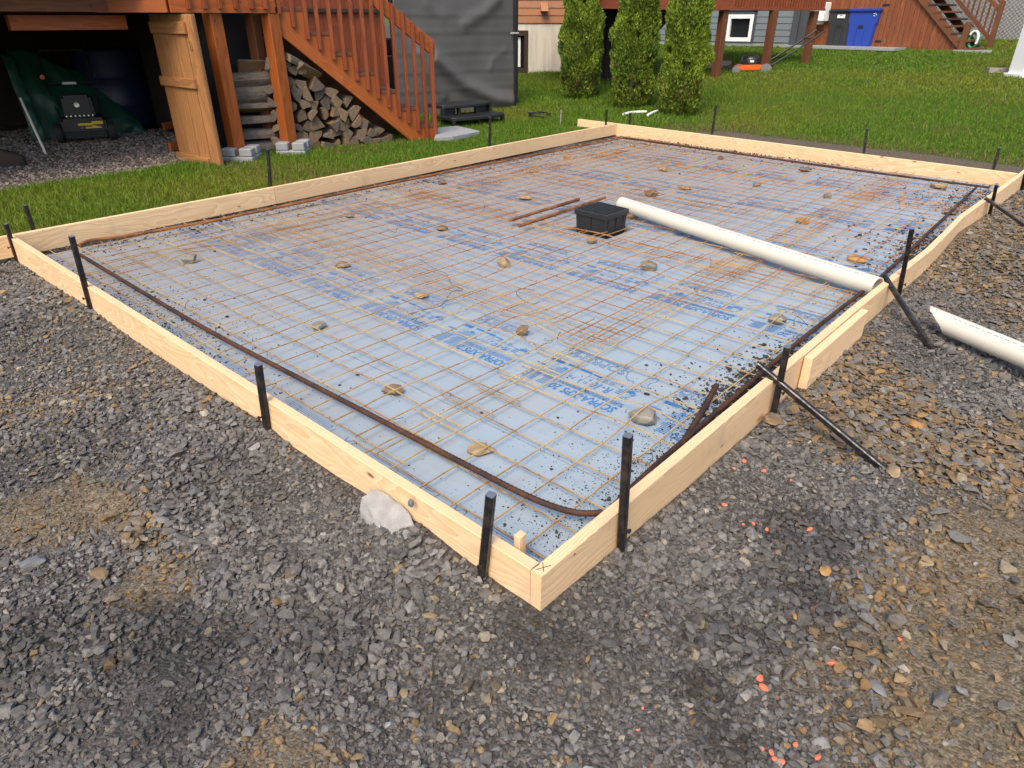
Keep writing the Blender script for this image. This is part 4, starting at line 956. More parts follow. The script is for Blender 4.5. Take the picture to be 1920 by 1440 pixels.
tie([(843, 743), (846, 739, .006), (842, 736, .012)], 'tiny tie wire knot on a near mesh crossing')
tie([(1217, 870), (1224, 860, .01), (1222, 852, .015)], 'tie wire at the rebar by the nearest right stake')

# ------------------------------------------------------------------ grass
def grass(name, x, y, h, w, colors, lean=.45):
    n = len(x); z = ground_np(x, y); az = rng.uniform(0, 2 * np.pi, n); ln = np.abs(rng.normal(0, lean, n)) + .08; la = rng.uniform(0, 2 * np.pi, n)
    side = np.stack([np.cos(az), np.sin(az), np.zeros(n)], 1) * (w / 2)[:, None]; base = np.stack([x, y, z - .004], 1)
    dirv = np.stack([np.cos(la) * ln, np.sin(la) * ln, np.ones(n)], 1); dirv /= np.linalg.norm(dirv, axis=1)[:, None]
    mid = base + dirv * (h * .55)[:, None]; d2 = dirv + np.stack([np.cos(la) * ln, np.sin(la) * ln, np.full(n, -.15)], 1) * 1.1; d2 /= np.linalg.norm(d2, axis=1)[:, None]
    tip = mid + d2 * (h * .5)[:, None]
    V = np.stack([base - side, base + side, mid + side * .8, mid - side * .8, tip], 1).reshape(-1, 3); i = np.arange(n)[:, None] * 5
    T = np.concatenate([i + np.array([[0, 1, 2]]), i + np.array([[0, 2, 3]]), i + np.array([[3, 2, 4]])], 0)
    o = np_mesh(name, V, T, M_grass, np.repeat(colors, 5, 0)); o['kind'] = 'stuff'; return o
GC = np.array([(.088, .185, .010), (.120, .225, .012), (.060, .140, .009), (.160, .235, .018), (.100, .205, .016)])
def lawn_colors(x, y, dry):
    n = len(x); c = GC[rng.integers(0, 5, n)] * rng.uniform(.75, 1.25, (n, 1)); k = fbm(x * .55, y * .55, 91)
    yel = np.clip((k - .45) * 2.2, 0, 1)[:, None]; c = c * (1 - yel * .65) + np.array([(.23, .225, .025)]) * yel * .65
    dead = rng.uniform(0, 1, n) < dry; c[dead] = np.array((.22, .155, .065)) * rng.uniform(.6, 1.2, (dead.sum(), 1)); return c
def lawn(name, x0, x1, y0, y1, dens, hm, wm, keep):
    x, y = spread(x0, x1, y0, y1, dens); ins, lw, ud = masks(x, y); z = ground_np(x, y); vm, w = view_mask(x, y, z, 120)
    ok = vm & (lw > .5) & ~ins & keep(x, y) & ~((x > 7.2) & (x < 7.56) & (y < 5.6)); x, y = x[ok], y[ok]; n = len(x)
    edge = np.clip(np.exp(-((y - 4.93) / .09)) * (x < 7.4), 0, 1) + sstep(8.9, 8.35, x) * (y < 4.6) * .8
    h = hm * rng.uniform(.55, 1.25, n) * (.75 + .5 * fbm(x * 2.5, y * 2.5, 95)) * (1 - .35 * np.clip(edge, 0, 1))
    return grass(name, x, y, h, wm * rng.uniform(.7, 1.3, n), lawn_colors(x, y, np.clip(.05 + edge * .5 + .22 * sstep(.60, .80, fbm(x * .8 + 9, y * .8, 97)), 0, .7)))
lawn('lawn_grass', -1.6, 8.2, 4.85, 7.4, 6600, .066, .0065, lambda x, y: (y < 6.9) | (x > 5.0))
lawn('lawn_grass', 5.0, 12.5, 4.6, 12.0, 2600, .085, .009, lambda x, y: ~((x < 8.2) & (y < 7.4)))
lawn('lawn_grass', 8.0, 13.0, -4.0, 4.6, 3200, .055, .008, lambda x, y: x > 0)
lawn('lawn_grass', 12.5, 24.0, -1.5, 12.5, 1100, .06, .015, lambda x, y: (x > 13.0) | (y > 4.6))
# ------------------------------------------------------------------ raised deck and its stairs
dk = empty('raised_deck', (2.98, 6.7, -.12), 'orange brown raised wooden deck on two posts with balusters over a dark storage space', 'deck')
TOPZ = 1.36
def post_at(px, py, w, mat, name, parent, pyt, zt=None, rz=0.0, lean=0.0):
    P = at(px, py, -.10); z = zt if zt is not None else up_to(P, pyt)
    return plank(name, (P.x, P.y, -.16), (P.x + lean, P.y, z), w, w, mat, parent, up=(math.cos(rz), math.sin(rz), 0), bevel=.006), P
_, PL_ = post_at(448, 300, .140, M_stain, 'post', dk, 24, TOPZ, .15)
_, PR_ = post_at(545, 288, .140, M_stain, 'post', dk, 25, TOPZ, .15)
post_at(513, 284, .12, M_brownstain, 'inner_post', dk, 25, TOPZ, .3)
ff = Upright((PL_.x - .5, PL_.y - .06), (PR_.x, PR_.y - .06))
zt = TOPZ + .34
def face(pl, px0, px1, name, mat, z0, z1, off=0, t=.038):
    a = pl.sz(px0, 34)[0]; b_ = pl.sz(px1, 34)[0]; zc = (z0 + z1) / 2
    return plank(name, pl.pt(a, zc, off), pl.pt(b_, zc, off), z1 - z0, t, mat, dk)
face(ff, 322, 517, 'rim_board', M_stain, TOPZ, zt)
cornA = ff.pt(ff.sz(322, 34)[0], 0); fb = Upright((cornA.x - .02, cornA.y), (cornA.x - .42, cornA.y + .42))
backA = fb.pt(.62, 0)
plank('rim_board', fb.pt(.0, TOPZ + .17), fb.pt(.62, TOPZ + .17), .34, .038, M_stain, dk)
plank('corner_post', backA + Vector((-.03, .0, TOPZ - .0)), backA + Vector((-.03, 0, zt + .6)), .11, .11, M_redstain, dk, up=(1, 0, 0))
plank('rim_board', backA + Vector((-.06, 0.02, TOPZ + .20)), backA + Vector((-4.2, .10, TOPZ + .20)), .36, .038, M_redstain, dk)  # darker red stain stands in for the shade on this rim
plank('beam', backA + Vector((-.9, .30, TOPZ - .02)), backA + Vector((-4.2, .34, TOPZ - .02)), .14, .08, M_redstain, dk)
plank('beam', backA + Vector((.25, .22, TOPZ - .085)), backA + Vector((-.78, .24, TOPZ - .085)), .13, .12, M_stain, dk)
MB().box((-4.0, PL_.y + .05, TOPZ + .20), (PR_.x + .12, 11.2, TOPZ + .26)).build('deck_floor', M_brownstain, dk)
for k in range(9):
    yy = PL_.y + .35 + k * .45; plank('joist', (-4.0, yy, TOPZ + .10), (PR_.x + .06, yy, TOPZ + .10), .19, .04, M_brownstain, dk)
for px in (352, 382, 411, 440, 469, 495):
    a = ff.sz(px, 17)[0]; z0 = ff.sz(px, 17)[1]; plank('baluster', ff.pt(a, z0, .038), ff.pt(a, z0 + 1.15, .038), .04, .04, M_redstain, dk, up=ff.u)
plank('top_rail', ff.pt(0, TOPZ + 1.28, .0), ff.pt(1.55, TOPZ + 1.28, 0), .038, .14, M_redstain, dk)
# stairs: everything in the plane of the near stringer
SB = at(817, 266, -.12); SA = at(553, 288, -.12); stp = Upright((SA.x + .02, SA.y - .10), (SB.x, SB.y))
stn = empty('deck_stairs', (SB.x, SB.y, -.12), 'orange stained wooden staircase with slanted railing coming down from the deck', 'stairs')
poly = [(519, 60), (775, 268), (821, 268), (821, 238), (787, 238), (786, 207), (749, 207), (749, 174), (711, 174), (711, 140), (672, 140), (671, 103), (628, 103), (627, 64), (580, 64), (577, 17), (519, 17)]
tp = [stp(*p) for p in poly]
def framed_prism(name, pts, ext, mat, parent, p0, p1):
    return MB().prism(pts, ext).build(name, mat, parent, bevel=.003, frame=frame_of(p0, p1))
framed_prism('stringer', tp, -stp.n * .045, M_stain, stn, tp[0], tp[1])
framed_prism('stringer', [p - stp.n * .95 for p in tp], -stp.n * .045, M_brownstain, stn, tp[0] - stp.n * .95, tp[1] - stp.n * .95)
for (x0, x1, y) in [(519, 566, 17), (575, 626, 64), (624, 670, 103), (668, 710, 140), (707, 749, 174), (746, 786, 207), (783, 820, 238)]:
    a = stp(x0, y, .02); b_ = stp(x1, y, .02); b_.z = a.z
    ctr = (a + b_) / 2 - stp.n * .49 + Vector((0, 0, .0)); w = (b_ - a).length
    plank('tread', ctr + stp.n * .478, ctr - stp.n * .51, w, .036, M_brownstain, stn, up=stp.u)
BAL = [(490, 26, None), (524, 27, None), (551, 51, None), (578, 74, None), (601, 94, None), (626, 112, None), (648, 132, None), (670, 151, None), (691, 169, None), (710, 185, None), (730, 201, None), (749, 219, None), (767, 231, None), (785, 246, None), (801, 261, None)]
Lb = stp(790, 60)[2] - stp(801, 261)[2]
for px, py, _ in BAL:
    p = stp(px, py, .022); plank('baluster', p, p + Vector((0, 0, Lb)), .040, .040, M_redstain, stn, up=stp.u)
p = stp(817, 267, .022); q_ = stp(808, 77, .022); plank('baluster', (p.x, p.y, -.13), (p.x, p.y, q_.z), .045, .045, M_redstain, stn, up=stp.u)
hp = [stp(x, y, 0) for x, y in [(815, 77), (815, 108), (480, -200), (480, -232)]]
hp = [stp(815, 77), stp(815, 108), stp(490, -166), stp(490, -164 - 33)]
framed_prism('handrail', hp, -stp.n * .04, M_stain, stn, hp[2], hp[1])
# concrete blocks under the posts
def deck_block(P, label, rz=.75):
    root = None; b = MB()
    for sx, sy in ((1, 1), (1, -1), (-1, 1), (-1, -1)):
        lo = Vector((.024 if sx > 0 else -.165, .024 if sy > 0 else -.165, 0)); hi = Vector((.165 if sx > 0 else -.024, .165 if sy > 0 else -.024, .085))
        b.box(lo, hi)
    b.box((-.170, -.170, -.12), (.170, .170, -.001)); b.box((-.0225, -.0225, -.0005), (.0225, .0225, .035))
    b.v = [Matrix.Translation((P.x, P.y, -.035)) @ Matrix.Rotation(rz, 4, 'Z') @ v for v in b.v]
    o = b.build('concrete_deck_block', M_concrete, None, bevel=.010); return tag(o, label, 'concrete block', 'concrete blocks under the deck posts')
PLb = at(444, 309, -.09); PRb = at(545, 297, -.09)
deck_block(PL_ + Vector((.02, -.06, 0)), 'notched concrete block under the left deck post beside the plank door'); deck_block(PR_ + Vector((.02, -.06, 0)), 'notched concrete block under the right deck post by the firewood')
# plank door standing open under the deck
dA = at(338, 288, -.05); dB = at(397, 301, -.05); dpl = Upright((dA.x, dA.y), (dB.x, dB.y)); dr = empty('plank_door', (dB.x, dB.y, -.05), 'bare cedar plank door with cross battens standing open under the deck', 'door')
for k in range(3):
    L = dpl.len; a0 = L * k / 3 + .008; a1 = L * (k + 1) / 3 - .008; plank('door_plank', dpl.pt((a0 + a1) / 2, -.10), dpl.pt((a0 + a1) / 2, TOPZ - .01), a1 - a0, .022, M_cedarplank, dr, up=dpl.u)
for (ya, yb, x0, x1) in [(40, 62, 284, 352), (142, 159, 304, 370), (284, 298, 335, 395)]:
    s0, z0 = dpl.sz(x0, ya); s1, z1 = dpl.sz(x0 + 2, yb); s2 = dpl.sz(x1, (ya + yb) / 2 + 5)[0]; plank('batten', dpl.pt(s0, (z0 + z1) / 2, .024), dpl.pt(max(s2, s0 + .5), (z0 + z1) / 2, .024), abs(z0 - z1), .03, M_cedarplank, dr)
jA = Vector((dB.x, dB.y, 0)); jB = at(417, 305, -.05); jpl = Upright((jA.x + .01, jA.y), (jB.x, jB.y))
plank('side_plank', jpl.pt(jpl.len / 2, -.10), jpl.pt(jpl.len / 2, TOPZ - .01), jpl.len, .03, M_cedarplank, dr, up=jpl.u)
plank('side_plank', jpl.pt(jpl.len * .93, -.10, .02), jpl.pt(jpl.len * .93, TOPZ - .01, .02), .05, .03, M_cedarplank, dr, up=jpl.u)
plank('latch', jpl.pt(jpl.len * .35, 1.12, .02), jpl.pt(jpl.len * .35, 1.03, .02), .03, .01, simple('brass', (.5, .36, .1, 1), .35, .8), dr, up=jpl.u)
for (px, py, lb, zz) in [(306, 237, 'upper short orange board end sticking out from behind the plank door', .02), (318, 275, 'lower short orange board end sticking out from behind the plank door', -.06)]:
    a = at(px, py, zz + .05); o = plank('board_offcut', a, a + Vector((.55, .25, 0)), .09, .04, M_stain); tag(o, lb, 'board', 'offcut boards by the plank door')
# house wall and added sides, coloured near black for the storage space's shade
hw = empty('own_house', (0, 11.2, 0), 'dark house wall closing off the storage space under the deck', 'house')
MB().box((-5, 11.0, -.3), (6.4, 11.25, 3.2)).build('wall', M_cavity, hw); MB().box((-4.3, 8.4, -.3), (-4.1, 11.0, 1.6)).build('added_side_wall', M_cavity, hw)
MB().box((2.95, 8.75, -.3), (3.02, 11.0, 1.55)).build('added_side_wall', M_cavity, hw); MB().box((3.025, 9.2, -.3), (5.6, 9.26, 1.7)).build('added_side_wall', M_cavity, hw)
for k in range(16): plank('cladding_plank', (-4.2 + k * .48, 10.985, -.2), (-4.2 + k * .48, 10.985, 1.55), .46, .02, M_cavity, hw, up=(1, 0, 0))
# board wall seen between the stair balusters
bw = empty('board_wall', (5, 8.1, 0), 'reddish brown upright board wall behind the staircase', 'wall')
W0 = on_y(470, 34, 8.1).x; W1 = on_y(717, 34, 8.1).x; k = W0
while k < W1 - .02:
    plank('wall_plank', (k + .066, 8.1, -.2), (k + .066, 8.1, 2.6), .128, .025, M_redstain, bw, up=(1, 0, 0)); k += .133
zz = on_y(650, 20, 8.08).z; plank('wall_rail', (W0, 8.07, zz), (W1, 8.07, zz), .05, .04, M_dark, bw)
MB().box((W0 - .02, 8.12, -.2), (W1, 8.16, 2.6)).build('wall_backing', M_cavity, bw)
l0, l1 = stp.sz(519, 75), stp.sz(775, 272); MB().prism([stp.pt(l0[0] - .75, -.3, -.80), stp.pt(l1[0], -.3, -.80), stp.pt(l1[0], l1[1] - .05, -.80), stp.pt(l0[0] + .05, l0[1], -.80), stp.pt(l0[0] + .05, 1.5, -.80), stp.pt(l0[0] - .75, 1.5, -.80)], -stp.n * .06).build('shade_backing', M_black, bw)  # added black sheet standing in for the shade behind the firewood
# ------------------------------------------------------------------ firewood
def split_log(c, L, r, kind, axis, spin, seed, name='firewood_log'):
    rr = random.Random(seed); c = Vector(c); ax = Vector(axis).normalized(); a = ax.cross(Vector((0, 0, 1))).normalized(); u = a.cross(ax) * -1
    if u.z < 0: u = -u
    if kind == 'round': poly = [(math.cos(t) * r * rr.uniform(.9, 1.05), math.sin(t) * r * rr.uniform(.9, 1.05), 1) for t in np.linspace(0, 2 * math.pi, 15)[:-1]]
    else:
        span = {'half': math.pi, 'quarter': math.pi * .55, 'wedge': math.pi * .38}[kind]; k = {'half': .35, 'quarter': .75, 'wedge': .9}[kind]; R_ = r * {'half': 1.15, 'quarter': 1.65, 'wedge': 2.0}[kind]
        poly = [(-k * r, 0, 0)] + [(-k * r + math.cos(t) * R_ * rr.uniform(.93, 1.05), math.sin(t) * R_ * rr.uniform(.93, 1.05), 1) for t in np.linspace(-span / 2, span / 2, 8)]
    cs, sn = math.cos(spin), math.sin(spin); n = len(poly); vs = []; tl = Vector((rr.uniform(-.05, .05), rr.uniform(-.05, .05), rr.uniform(-.03, .03)))
    for e in (-1, -.3, .35, 1):
        for (x, y, bk) in poly:
            X_, Y_ = x * cs - y * sn, x * sn + y * cs; k = 1 + rr.uniform(-.035, .035)
            vs.append(c + (ax + tl) * e * L / 2 + a * X_ * k + u * Y_ * k)
    b = MB(); fs = []; mi = []
    b.add(vs, [])
    for s in range(3):
        for i in range(n):
            j = (i + 1) % n; b.f.append((s * n + i, s * n + j, (s + 1) * n + j, (s + 1) * n + i)); b.m.append(1 if (poly[i][2] and poly[j][2]) else 2)
    b.f.append(tuple(range(n))[::-1]); b.m.append(0); b.f.append(tuple(3 * n + i for i in range(n))); b.m.append(0)
    o = b.build(name, [M_logend, M_bark, M_split], None, frame=frame_of(c - ax * L / 2, c + ax * L / 2, u)); bm = bmesh.new(); bm.from_mesh(o.data); bmesh.ops.recalc_face_normals(bm, faces=bm.faces); bmesh.ops.bevel(bm, geom=[e for e in bm.edges if len(e.link_faces) == 2 and e.calc_face_angle(0) > .6], offset=.004, segments=1, affect='EDGES', clamp_overlap=True); bm.to_mesh(o.data); bm.free(); return o
pile = Upright((stp.A - stp.n * .08)[:2], (stp.A - stp.n * .08 + stp.u * 3)[:2])
rl = random.Random(12); rows = 0; zrow = -.055; step = .118; nlog = 0
LOW = [stp.sz(519, 60), stp.sz(775, 268)]
def ceil_at(s): return LOW[0][1] + (s - LOW[0][0]) / (LOW[1][0] - LOW[0][0]) * (LOW[1][1] - LOW[0][1]) - .035
while zrow < 1.12:
    s = .02 + (rows % 2) * .05 + rl.uniform(-.02, .02)
    while True:
        r = rl.choice((.055, .065, .075, .082, .09)); top = ceil_at(s + .06)
        if zrow > top - .03 or s > 1.62: break
        if not (zrow > .72 and s > .30 and rl.random() < .35):
            kd = rl.choice(('half', 'quarter', 'quarter', 'wedge', 'half', 'round', 'quarter')); c = pile.pt(s, zrow + rl.uniform(-.016, .016), -.19 + rl.uniform(-.045, .055))
            o = split_log(c, .40, r, kd, -pile.n + pile.u * rl.uniform(-.12, .12), rl.uniform(0, 6.28), 700 + nlog); nlog += 1
            tag(o, 'split grey firewood log end on in the pile under the stairs', 'firewood log', 'stacked firewood under the stairs')
        s += r * 1.05 + .062
    zrow += step * rl.uniform(.95, 1.03); rows += 1
lb_top = ['pale bark covered log lying on top of the firewood pile', 'whitish log leaning on the very top of the firewood pile']
for k, (px, py, lb) in enumerate([(556, 118, lb_top[0]), (578, 134, lb_top[1])]):
    c = pile(px, py, -.02); o = split_log(c, .34, .066, 'half', (-pile.n * .5 + pile.u * .75 - Vector((0, 0, .35))), 1.2 + k, 960 + k); tag(o, lb, 'firewood log', 'stacked firewood under the stairs')
SIDE = [(478, 278, .085, 'bottom log lying sideways between the deck posts'), (482, 252, .088, 'second lowest sideways log between the deck posts'), (472, 227, .085, 'orange split log lying sideways between the deck posts'), (470, 202, .085, 'light split sideways log at mid height between the posts'), (462, 176, .10, 'big round dark sideways log between the posts'), (470, 149, .085, 'dark sideways log near the top between the posts'), (486, 124, .075, 'topmost sideways log between the deck posts')]
for k, (px, py, r, lb) in enumerate(SIDE):
    c = pile(px, py, -.12); o = split_log(c, .46, r, ('round', 'half', 'half', 'half', 'round', 'round', 'half')[k], pile.u + Vector((0, 0, .03 * (k % 3 - 1))), 1.3 + k * .2, 930 + k); tag(o, lb, 'firewood log', 'stacked firewood under the stairs')
for k, (px, py) in enumerate([(520, 262), (523, 238), (519, 214), (515, 190), (510, 165), (506, 118)]):
    c = pile(px, py, -.10); o = split_log(c, .36, .06, ('quarter', 'half')[k % 2], pile.u * .4 - pile.n, 1 + k, 950 + k); tag(o, 'pale bark covered log half hidden behind the right deck post', 'firewood log', 'stacked firewood under the stairs')
# ------------------------------------------------------------------ things stored under the deck
def Gd(px, py): return ground(px, py)
bp_ = Gd(258, 246); dbar = (bp_ - CAMP).length; rb = 50 * dbar / K
hb = up_to((bp_.x, bp_.y + rb * .2), 92) - bp_.z
o = MB().lathe((bp_.x, bp_.y + rb, bp_.z), [(rb * .93, 0), (rb, .03), (rb, hb * .3), (rb * 1.03, hb * .32), (rb, hb * .34), (rb, hb * .64), (rb * 1.03, hb * .66), (rb, hb * .68), (rb, hb * .96), (rb * .94, hb)], 32).build('plastic_barrel', M_bluedrum, None, smooth=True)
tag(o, 'dark blue barrel standing in the shade under the deck', 'barrel')
# tarpaulin: crumpled sheet over stored goods
def tarp(name, pxs, depth, seed, label):
    Pm = Gd((pxs[0][0] + pxs[-1][0]) / 2, 262); pl = Upright((Pm.x - 1, Pm.y + .55), (Pm.x + 1, Pm.y + .45)); top = [pl.sz(*p) for p in pxs]
    s = np.array([t[0] for t in top]); z = np.array([t[1] for t in top]); gs = np.linspace(s[0], s[-1], 46); nz = 26; V = []; z0 = Pm.z - .02
    for i, a in enumerate(gs):
        zt_ = np.interp(a, s, z)
        for j in range(nz):
            f = j / (nz - 1); zz_ = z0 + (zt_ - z0) * f; fold = .07 * (mnoise.noise(Vector((a * 3.2, f * 2.4 + a, seed))) + .5 * abs(mnoise.noise(Vector((a * 7, f * 5 - a * 3, seed + 4)))))
            V.append(pl.pt(a, zz_, depth * (1 - f ** 1.6) + fold))
    Fq = [(i * nz + j, (i + 1) * nz + j, (i + 1) * nz + j + 1, i * nz + j + 1) for i in range(45) for j in range(nz - 1)]
    o = MB().add(V, Fq).build(name, M_green, None, smooth=False); o.data.polygons.foreach_set('use_smooth', [True] * len(o.data.polygons))
    sm = o.modifiers.new('thick', 'SOLIDIFY'); sm.thickness = .004; return tag(o, label, 'tarpaulin')
tarp('green_tarp', [(10, 92), (40, 88), (70, 100), (100, 118), (150, 132), (200, 150), (236, 182)], .45, 3, 'crumpled green tarpaulin over stored goods behind the black mower')
tq = [(-30, 95), (-10, 100), (6, 120), (14, 150), (16, 165)]
o = tarp('green_tarp', tq, .25, 8, 'green tarpaulin hanging at the left edge under the deck'); o.location += Vector((-.02, -.75, 0))
def mower_front():
    P0 = Gd(112, 270); P1 = Gd(220, 264); pl = Upright((P0.x, P0.y), (P1.x, P1.y)); L = pl.len; z0 = P0.z
    r = empty('push_mower', pl.pt(L / 2, z0), 'black push mower with yellow warning stickers parked under the deck', 'lawn mower')
    zf = lambda px, py: pl.sz(px, py)[1]
    MB().prism([pl.pt(.10 * L, z0 + .05), pl.pt(.90 * L, z0 + .05), pl.pt(.88 * L, zf(160, 222)), pl.pt(.12 * L, zf(160, 222))], -pl.n * .5).build('mower_deck', M_plastic, r, bevel=.03, seg=2)
    MB().prism([pl.pt(.13 * L, z0 + .045, .02), pl.pt(.87 * L, z0 + .045, .02), pl.pt(.87 * L, z0 + .13, .02), pl.pt(.13 * L, z0 + .13, .02)], -pl.n * .02).build('front_skirt', M_rubber, r, bevel=.008)
    for s in (.04, .96): 
        MB().lathe(pl.pt(s * L - .035, z0 + .11, -.05), [(.05, -.004), (.11, 0), (.115, .01), (.115, .06), (.11, .07), (.05, .074)], 22, axis=pl.u).build('wheel', M_rubber, r, smooth=True)
    e0, e1 = zf(160, 222), zf(160, 180)
    MB().prism([pl.pt(.20 * L, e0 - .01, -.12), pl.pt(.74 * L, e0 - .01, -.12), pl.pt(.72 * L, e1, -.12), pl.pt(.22 * L, e1, -.12)], -pl.n * .3).build('engine', M_plastic, r, bevel=.03, seg=2)
    MB().lathe(pl.pt(.46 * L, (e0 + e1) / 2 + .02, -.115), [(.0, 0), (.028, .001), (.03, -.01)], 14, axis=pl.n).build('engine_badge', M_alu, r)
    for k in range(7): MB().lathe(pl.pt((.24 + .075 * k) * L, e0 + .02, -.10), [(.012, 0), (.010, .012), (0, .013)], 6, axis=pl.n).build('engine_bolt', M_alu, r)
    hz_ = zf(140, 98); hb_ = pl.pt(.02 * L, zf(105, 225), -.1)
    MB().tube([pl.pt(.10 * L, z0 + .2, -.35), pl.pt(-.02 * L, zf(100, 165), -.5), pl.pt(-.02 * L, hz_ - .03, -.75), pl.pt(.03 * L, hz_, -.76), pl.pt(.76 * L, hz_, -.76), pl.pt(.81 * L, hz_ - .03, -.75), pl.pt(.82 * L, zf(195, 160), -.5), pl.pt(.86 * L, z0 + .2, -.35)], .014, 8).build('handle', M_black, r, smooth=True)
    MB().tube([pl.pt(.0, zf(150, 161), -.5), pl.pt(.80 * L, zf(150, 161), -.5)], .011, 8).build('cross_bar', M_black, r)
    MB().tube([pl.pt(.28 * L, zf(150, 161), -.49), pl.pt(.52 * L, zf(150, 161), -.49)], .016, 8).build('bar_sticker', M_white, r)
    MB().lathe(pl.pt(-.02 * L, zf(99, 149), -.47), [(.028, 0), (.026, .03), (0, .032)], 12, axis=pl.n).build('knob', M_orange, r, smooth=True)
    def decal(x0, y0, x1, y1, nm, m): 
        a0, zb = pl.sz(x0, y1); a1, za = pl.sz(x1, y0); MB().prism([pl.pt(a0, zb, .012), pl.pt(a1, zb, .012), pl.pt(a1, za, .012), pl.pt(a0, za, .012)], -pl.n * .006).build(nm, m, r)
    decal(147, 230, 172, 236, 'warning_sticker', M_yellow); decal(161, 237, 174, 240.5, 'warning_sticker', M_yellow); decal(173, 226, 192, 233, 'warning_sticker', M_yellow)
    for k in range(5): decal(174 + k * 3.6, 234 + k * .6, 176.2 + k * 3.6, 240 - k * .2, 'warning_stripe', M_yellow)
    decal(150, 239.5, 157, 240.3, 'white_caption', M_white)
mower_front()
a = Gd(86, 289); b_ = a + Vector((-.06, .55, 0)); b_.z = on_plane(38, 184, b_, (0, 1, 0)).z; b_ = on_plane(38, 184, b_, (0, 1, 0))
o = MB().tube([a, b_], .013, 8).build('metal_pole', M_pole); tag(o, 'bright bare metal pole leaning left of the black mower', 'pole')
a = Gd(98, 258); b_ = on_plane(50, 180, a + Vector((0, .4, 0)), (0, 1, 0)); o = MB().tube([a, b_], .012, 8).build('metal_pole', M_black); tag(o, 'thin dark pole leaning just left of the black mower', 'pole')
# work boot at the left edge
Pb = Gd(2, 312); bt = empty('work_boot', Pb, 'dark brown work boot on the gravel at the left edge under the deck', 'boot')
f0 = Vector((.75, -.35, 0)).normalized(); s0 = Vector((-f0.y, f0.x, 0)); V = []
prof = [(-.14, .05, .19), (-.10, .055, .20), (-.04, .056, .19), (.03, .052, .12), (.10, .055, .095), (.17, .052, .075), (.215, .03, .05)]; nb = 12
b = MB()
for (t, w, h) in prof:
    for k in range(nb):
        an = math.pi * k / (nb - 1); b.v.append(Pb + f0 * t * 1.05 + s0 * math.cos(an) * w * 1.15 + Vector((0, 0, .035 + math.sin(an) ** .7 * h * 1.25)))
for i in range(len(prof) - 1):
    for k in range(nb - 1): b.f.append((i * nb + k, i * nb + k + 1, (i + 1) * nb + k + 1, (i + 1) * nb + k)); b.m.append(0)
b.f.append(tuple(range(nb))); b.m.append(0); b.f.append(tuple((len(prof) - 1) * nb + k for k in range(nb))[::-1]); b.m.append(0)
b.build('upper', simple('brown_leather', (.030, .017, .009, 1), .75), bt, smooth=True)
MB().prism([Pb + f0 * t * 1.07 + s0 * w * 1.2 for t, w, h in prof] + [Pb + f0 * t * 1.07 - s0 * w * 1.2 for t, w, h in prof[::-1]], (0, 0, .04)).build('sole', M_rubber, bt)
# ------------------------------------------------------------------ curtained gazebo, plastic steps, slab
cA = at(963, 200, -.07); cpl = Upright((cA.x, cA.y), (cA.x - 3, cA.y + .36))
gzb = empty('gazebo_curtain', (cA.x, cA.y, -.08), 'grey vinyl curtain with creases hung on a black post beside the stairs', 'curtain')
a1 = cpl.sz(737, 20)[0]; na, nz = 110, 80; V = []
RIDG = [((815, 110), (870, 160), (925, 185), (955, 190)), ((790, 100), (812, 150), (830, 180)), ((930, 0), (905, 25), (870, 45)), ((945, 95), (925, 110), (918, 128)), ((800, 8), (815, 20), (830, 30)), ((780, 85), (790, 110), (800, 140))]
RA = [(.090, .11), (.045, .10), (.035, .10), (.010, .06), (.016, .09), (.02, .10)]
RG = [[cpl.sz(*p) for p in r_] for r_ in RIDG]; HZ = [cpl.sz(880, y)[1] for y in (28, 60, 97, 132, 165)]
def segd(p, q, x, z):
    dx, dz = q[0] - p[0], q[1] - p[1]; t = max(0, min(1, ((x - p[0]) * dx + (z - p[1]) * dz) / (dx * dx + dz * dz))); return math.hypot(x - p[0] - t * dx, z - p[1] - t * dz)
for i in range(na):
    s = a1 * i / (na - 1)
    for j in range(nz):
        z = -.085 + 2.75 * j / (nz - 1); o_ = .03 * mnoise.noise(Vector((s * 1.1, z * .8, 3.1))) + .012 * mnoise.noise(Vector((s * 3.1, z * 1.6, 7.1)))
        for rd, (am, wd) in zip(RG, RA): o_ += am * math.exp(-(min(segd(p, q, s, z) for p, q in zip(rd[:-1], rd[1:])) / wd) ** 2)
        for h in HZ: o_ += .007 * math.exp(-((z - h + .004 * math.sin(s * 5)) / .022) ** 2) - .004 * math.exp(-((z - h + .05) / .035) ** 2)
        V.append(cpl.pt(s, z, o_))
Fq = [(i * nz + j, (i + 1) * nz + j, (i + 1) * nz + j + 1, i * nz + j + 1) for i in range(na - 1) for j in range(nz - 1)]
o = MB().add(V, Fq).build('curtain_sheet', M_tarp, gzb); o.data.polygons.foreach_set('use_smooth', [True] * len(o.data.polygons)); md = o.modifiers.new('thick', 'SOLIDIFY'); md.thickness = .003
pc = cpl.pt(-.035, 0, .0); plank('post', (pc.x, pc.y, -.12), (pc.x, pc.y, 2.75), .075, .075, M_black, gzb, up=cpl.u, bevel=.008)
plank('post', cpl.pt(a1, -.12, -.05), cpl.pt(a1, 2.75, -.05), .06, .06, M_black, gzb, up=cpl.u)
z_ = cpl.sz(960, 62)[1]; plank('strap', cpl.pt(.10, z_, .03), cpl.pt(-.075, z_, .045), .028, .01, M_slats, gzb)
plank('top_bar', cpl.pt(-.07, 2.72, -.03), cpl.pt(a1, 2.72, -.03), .07, .06, M_black, gzb)
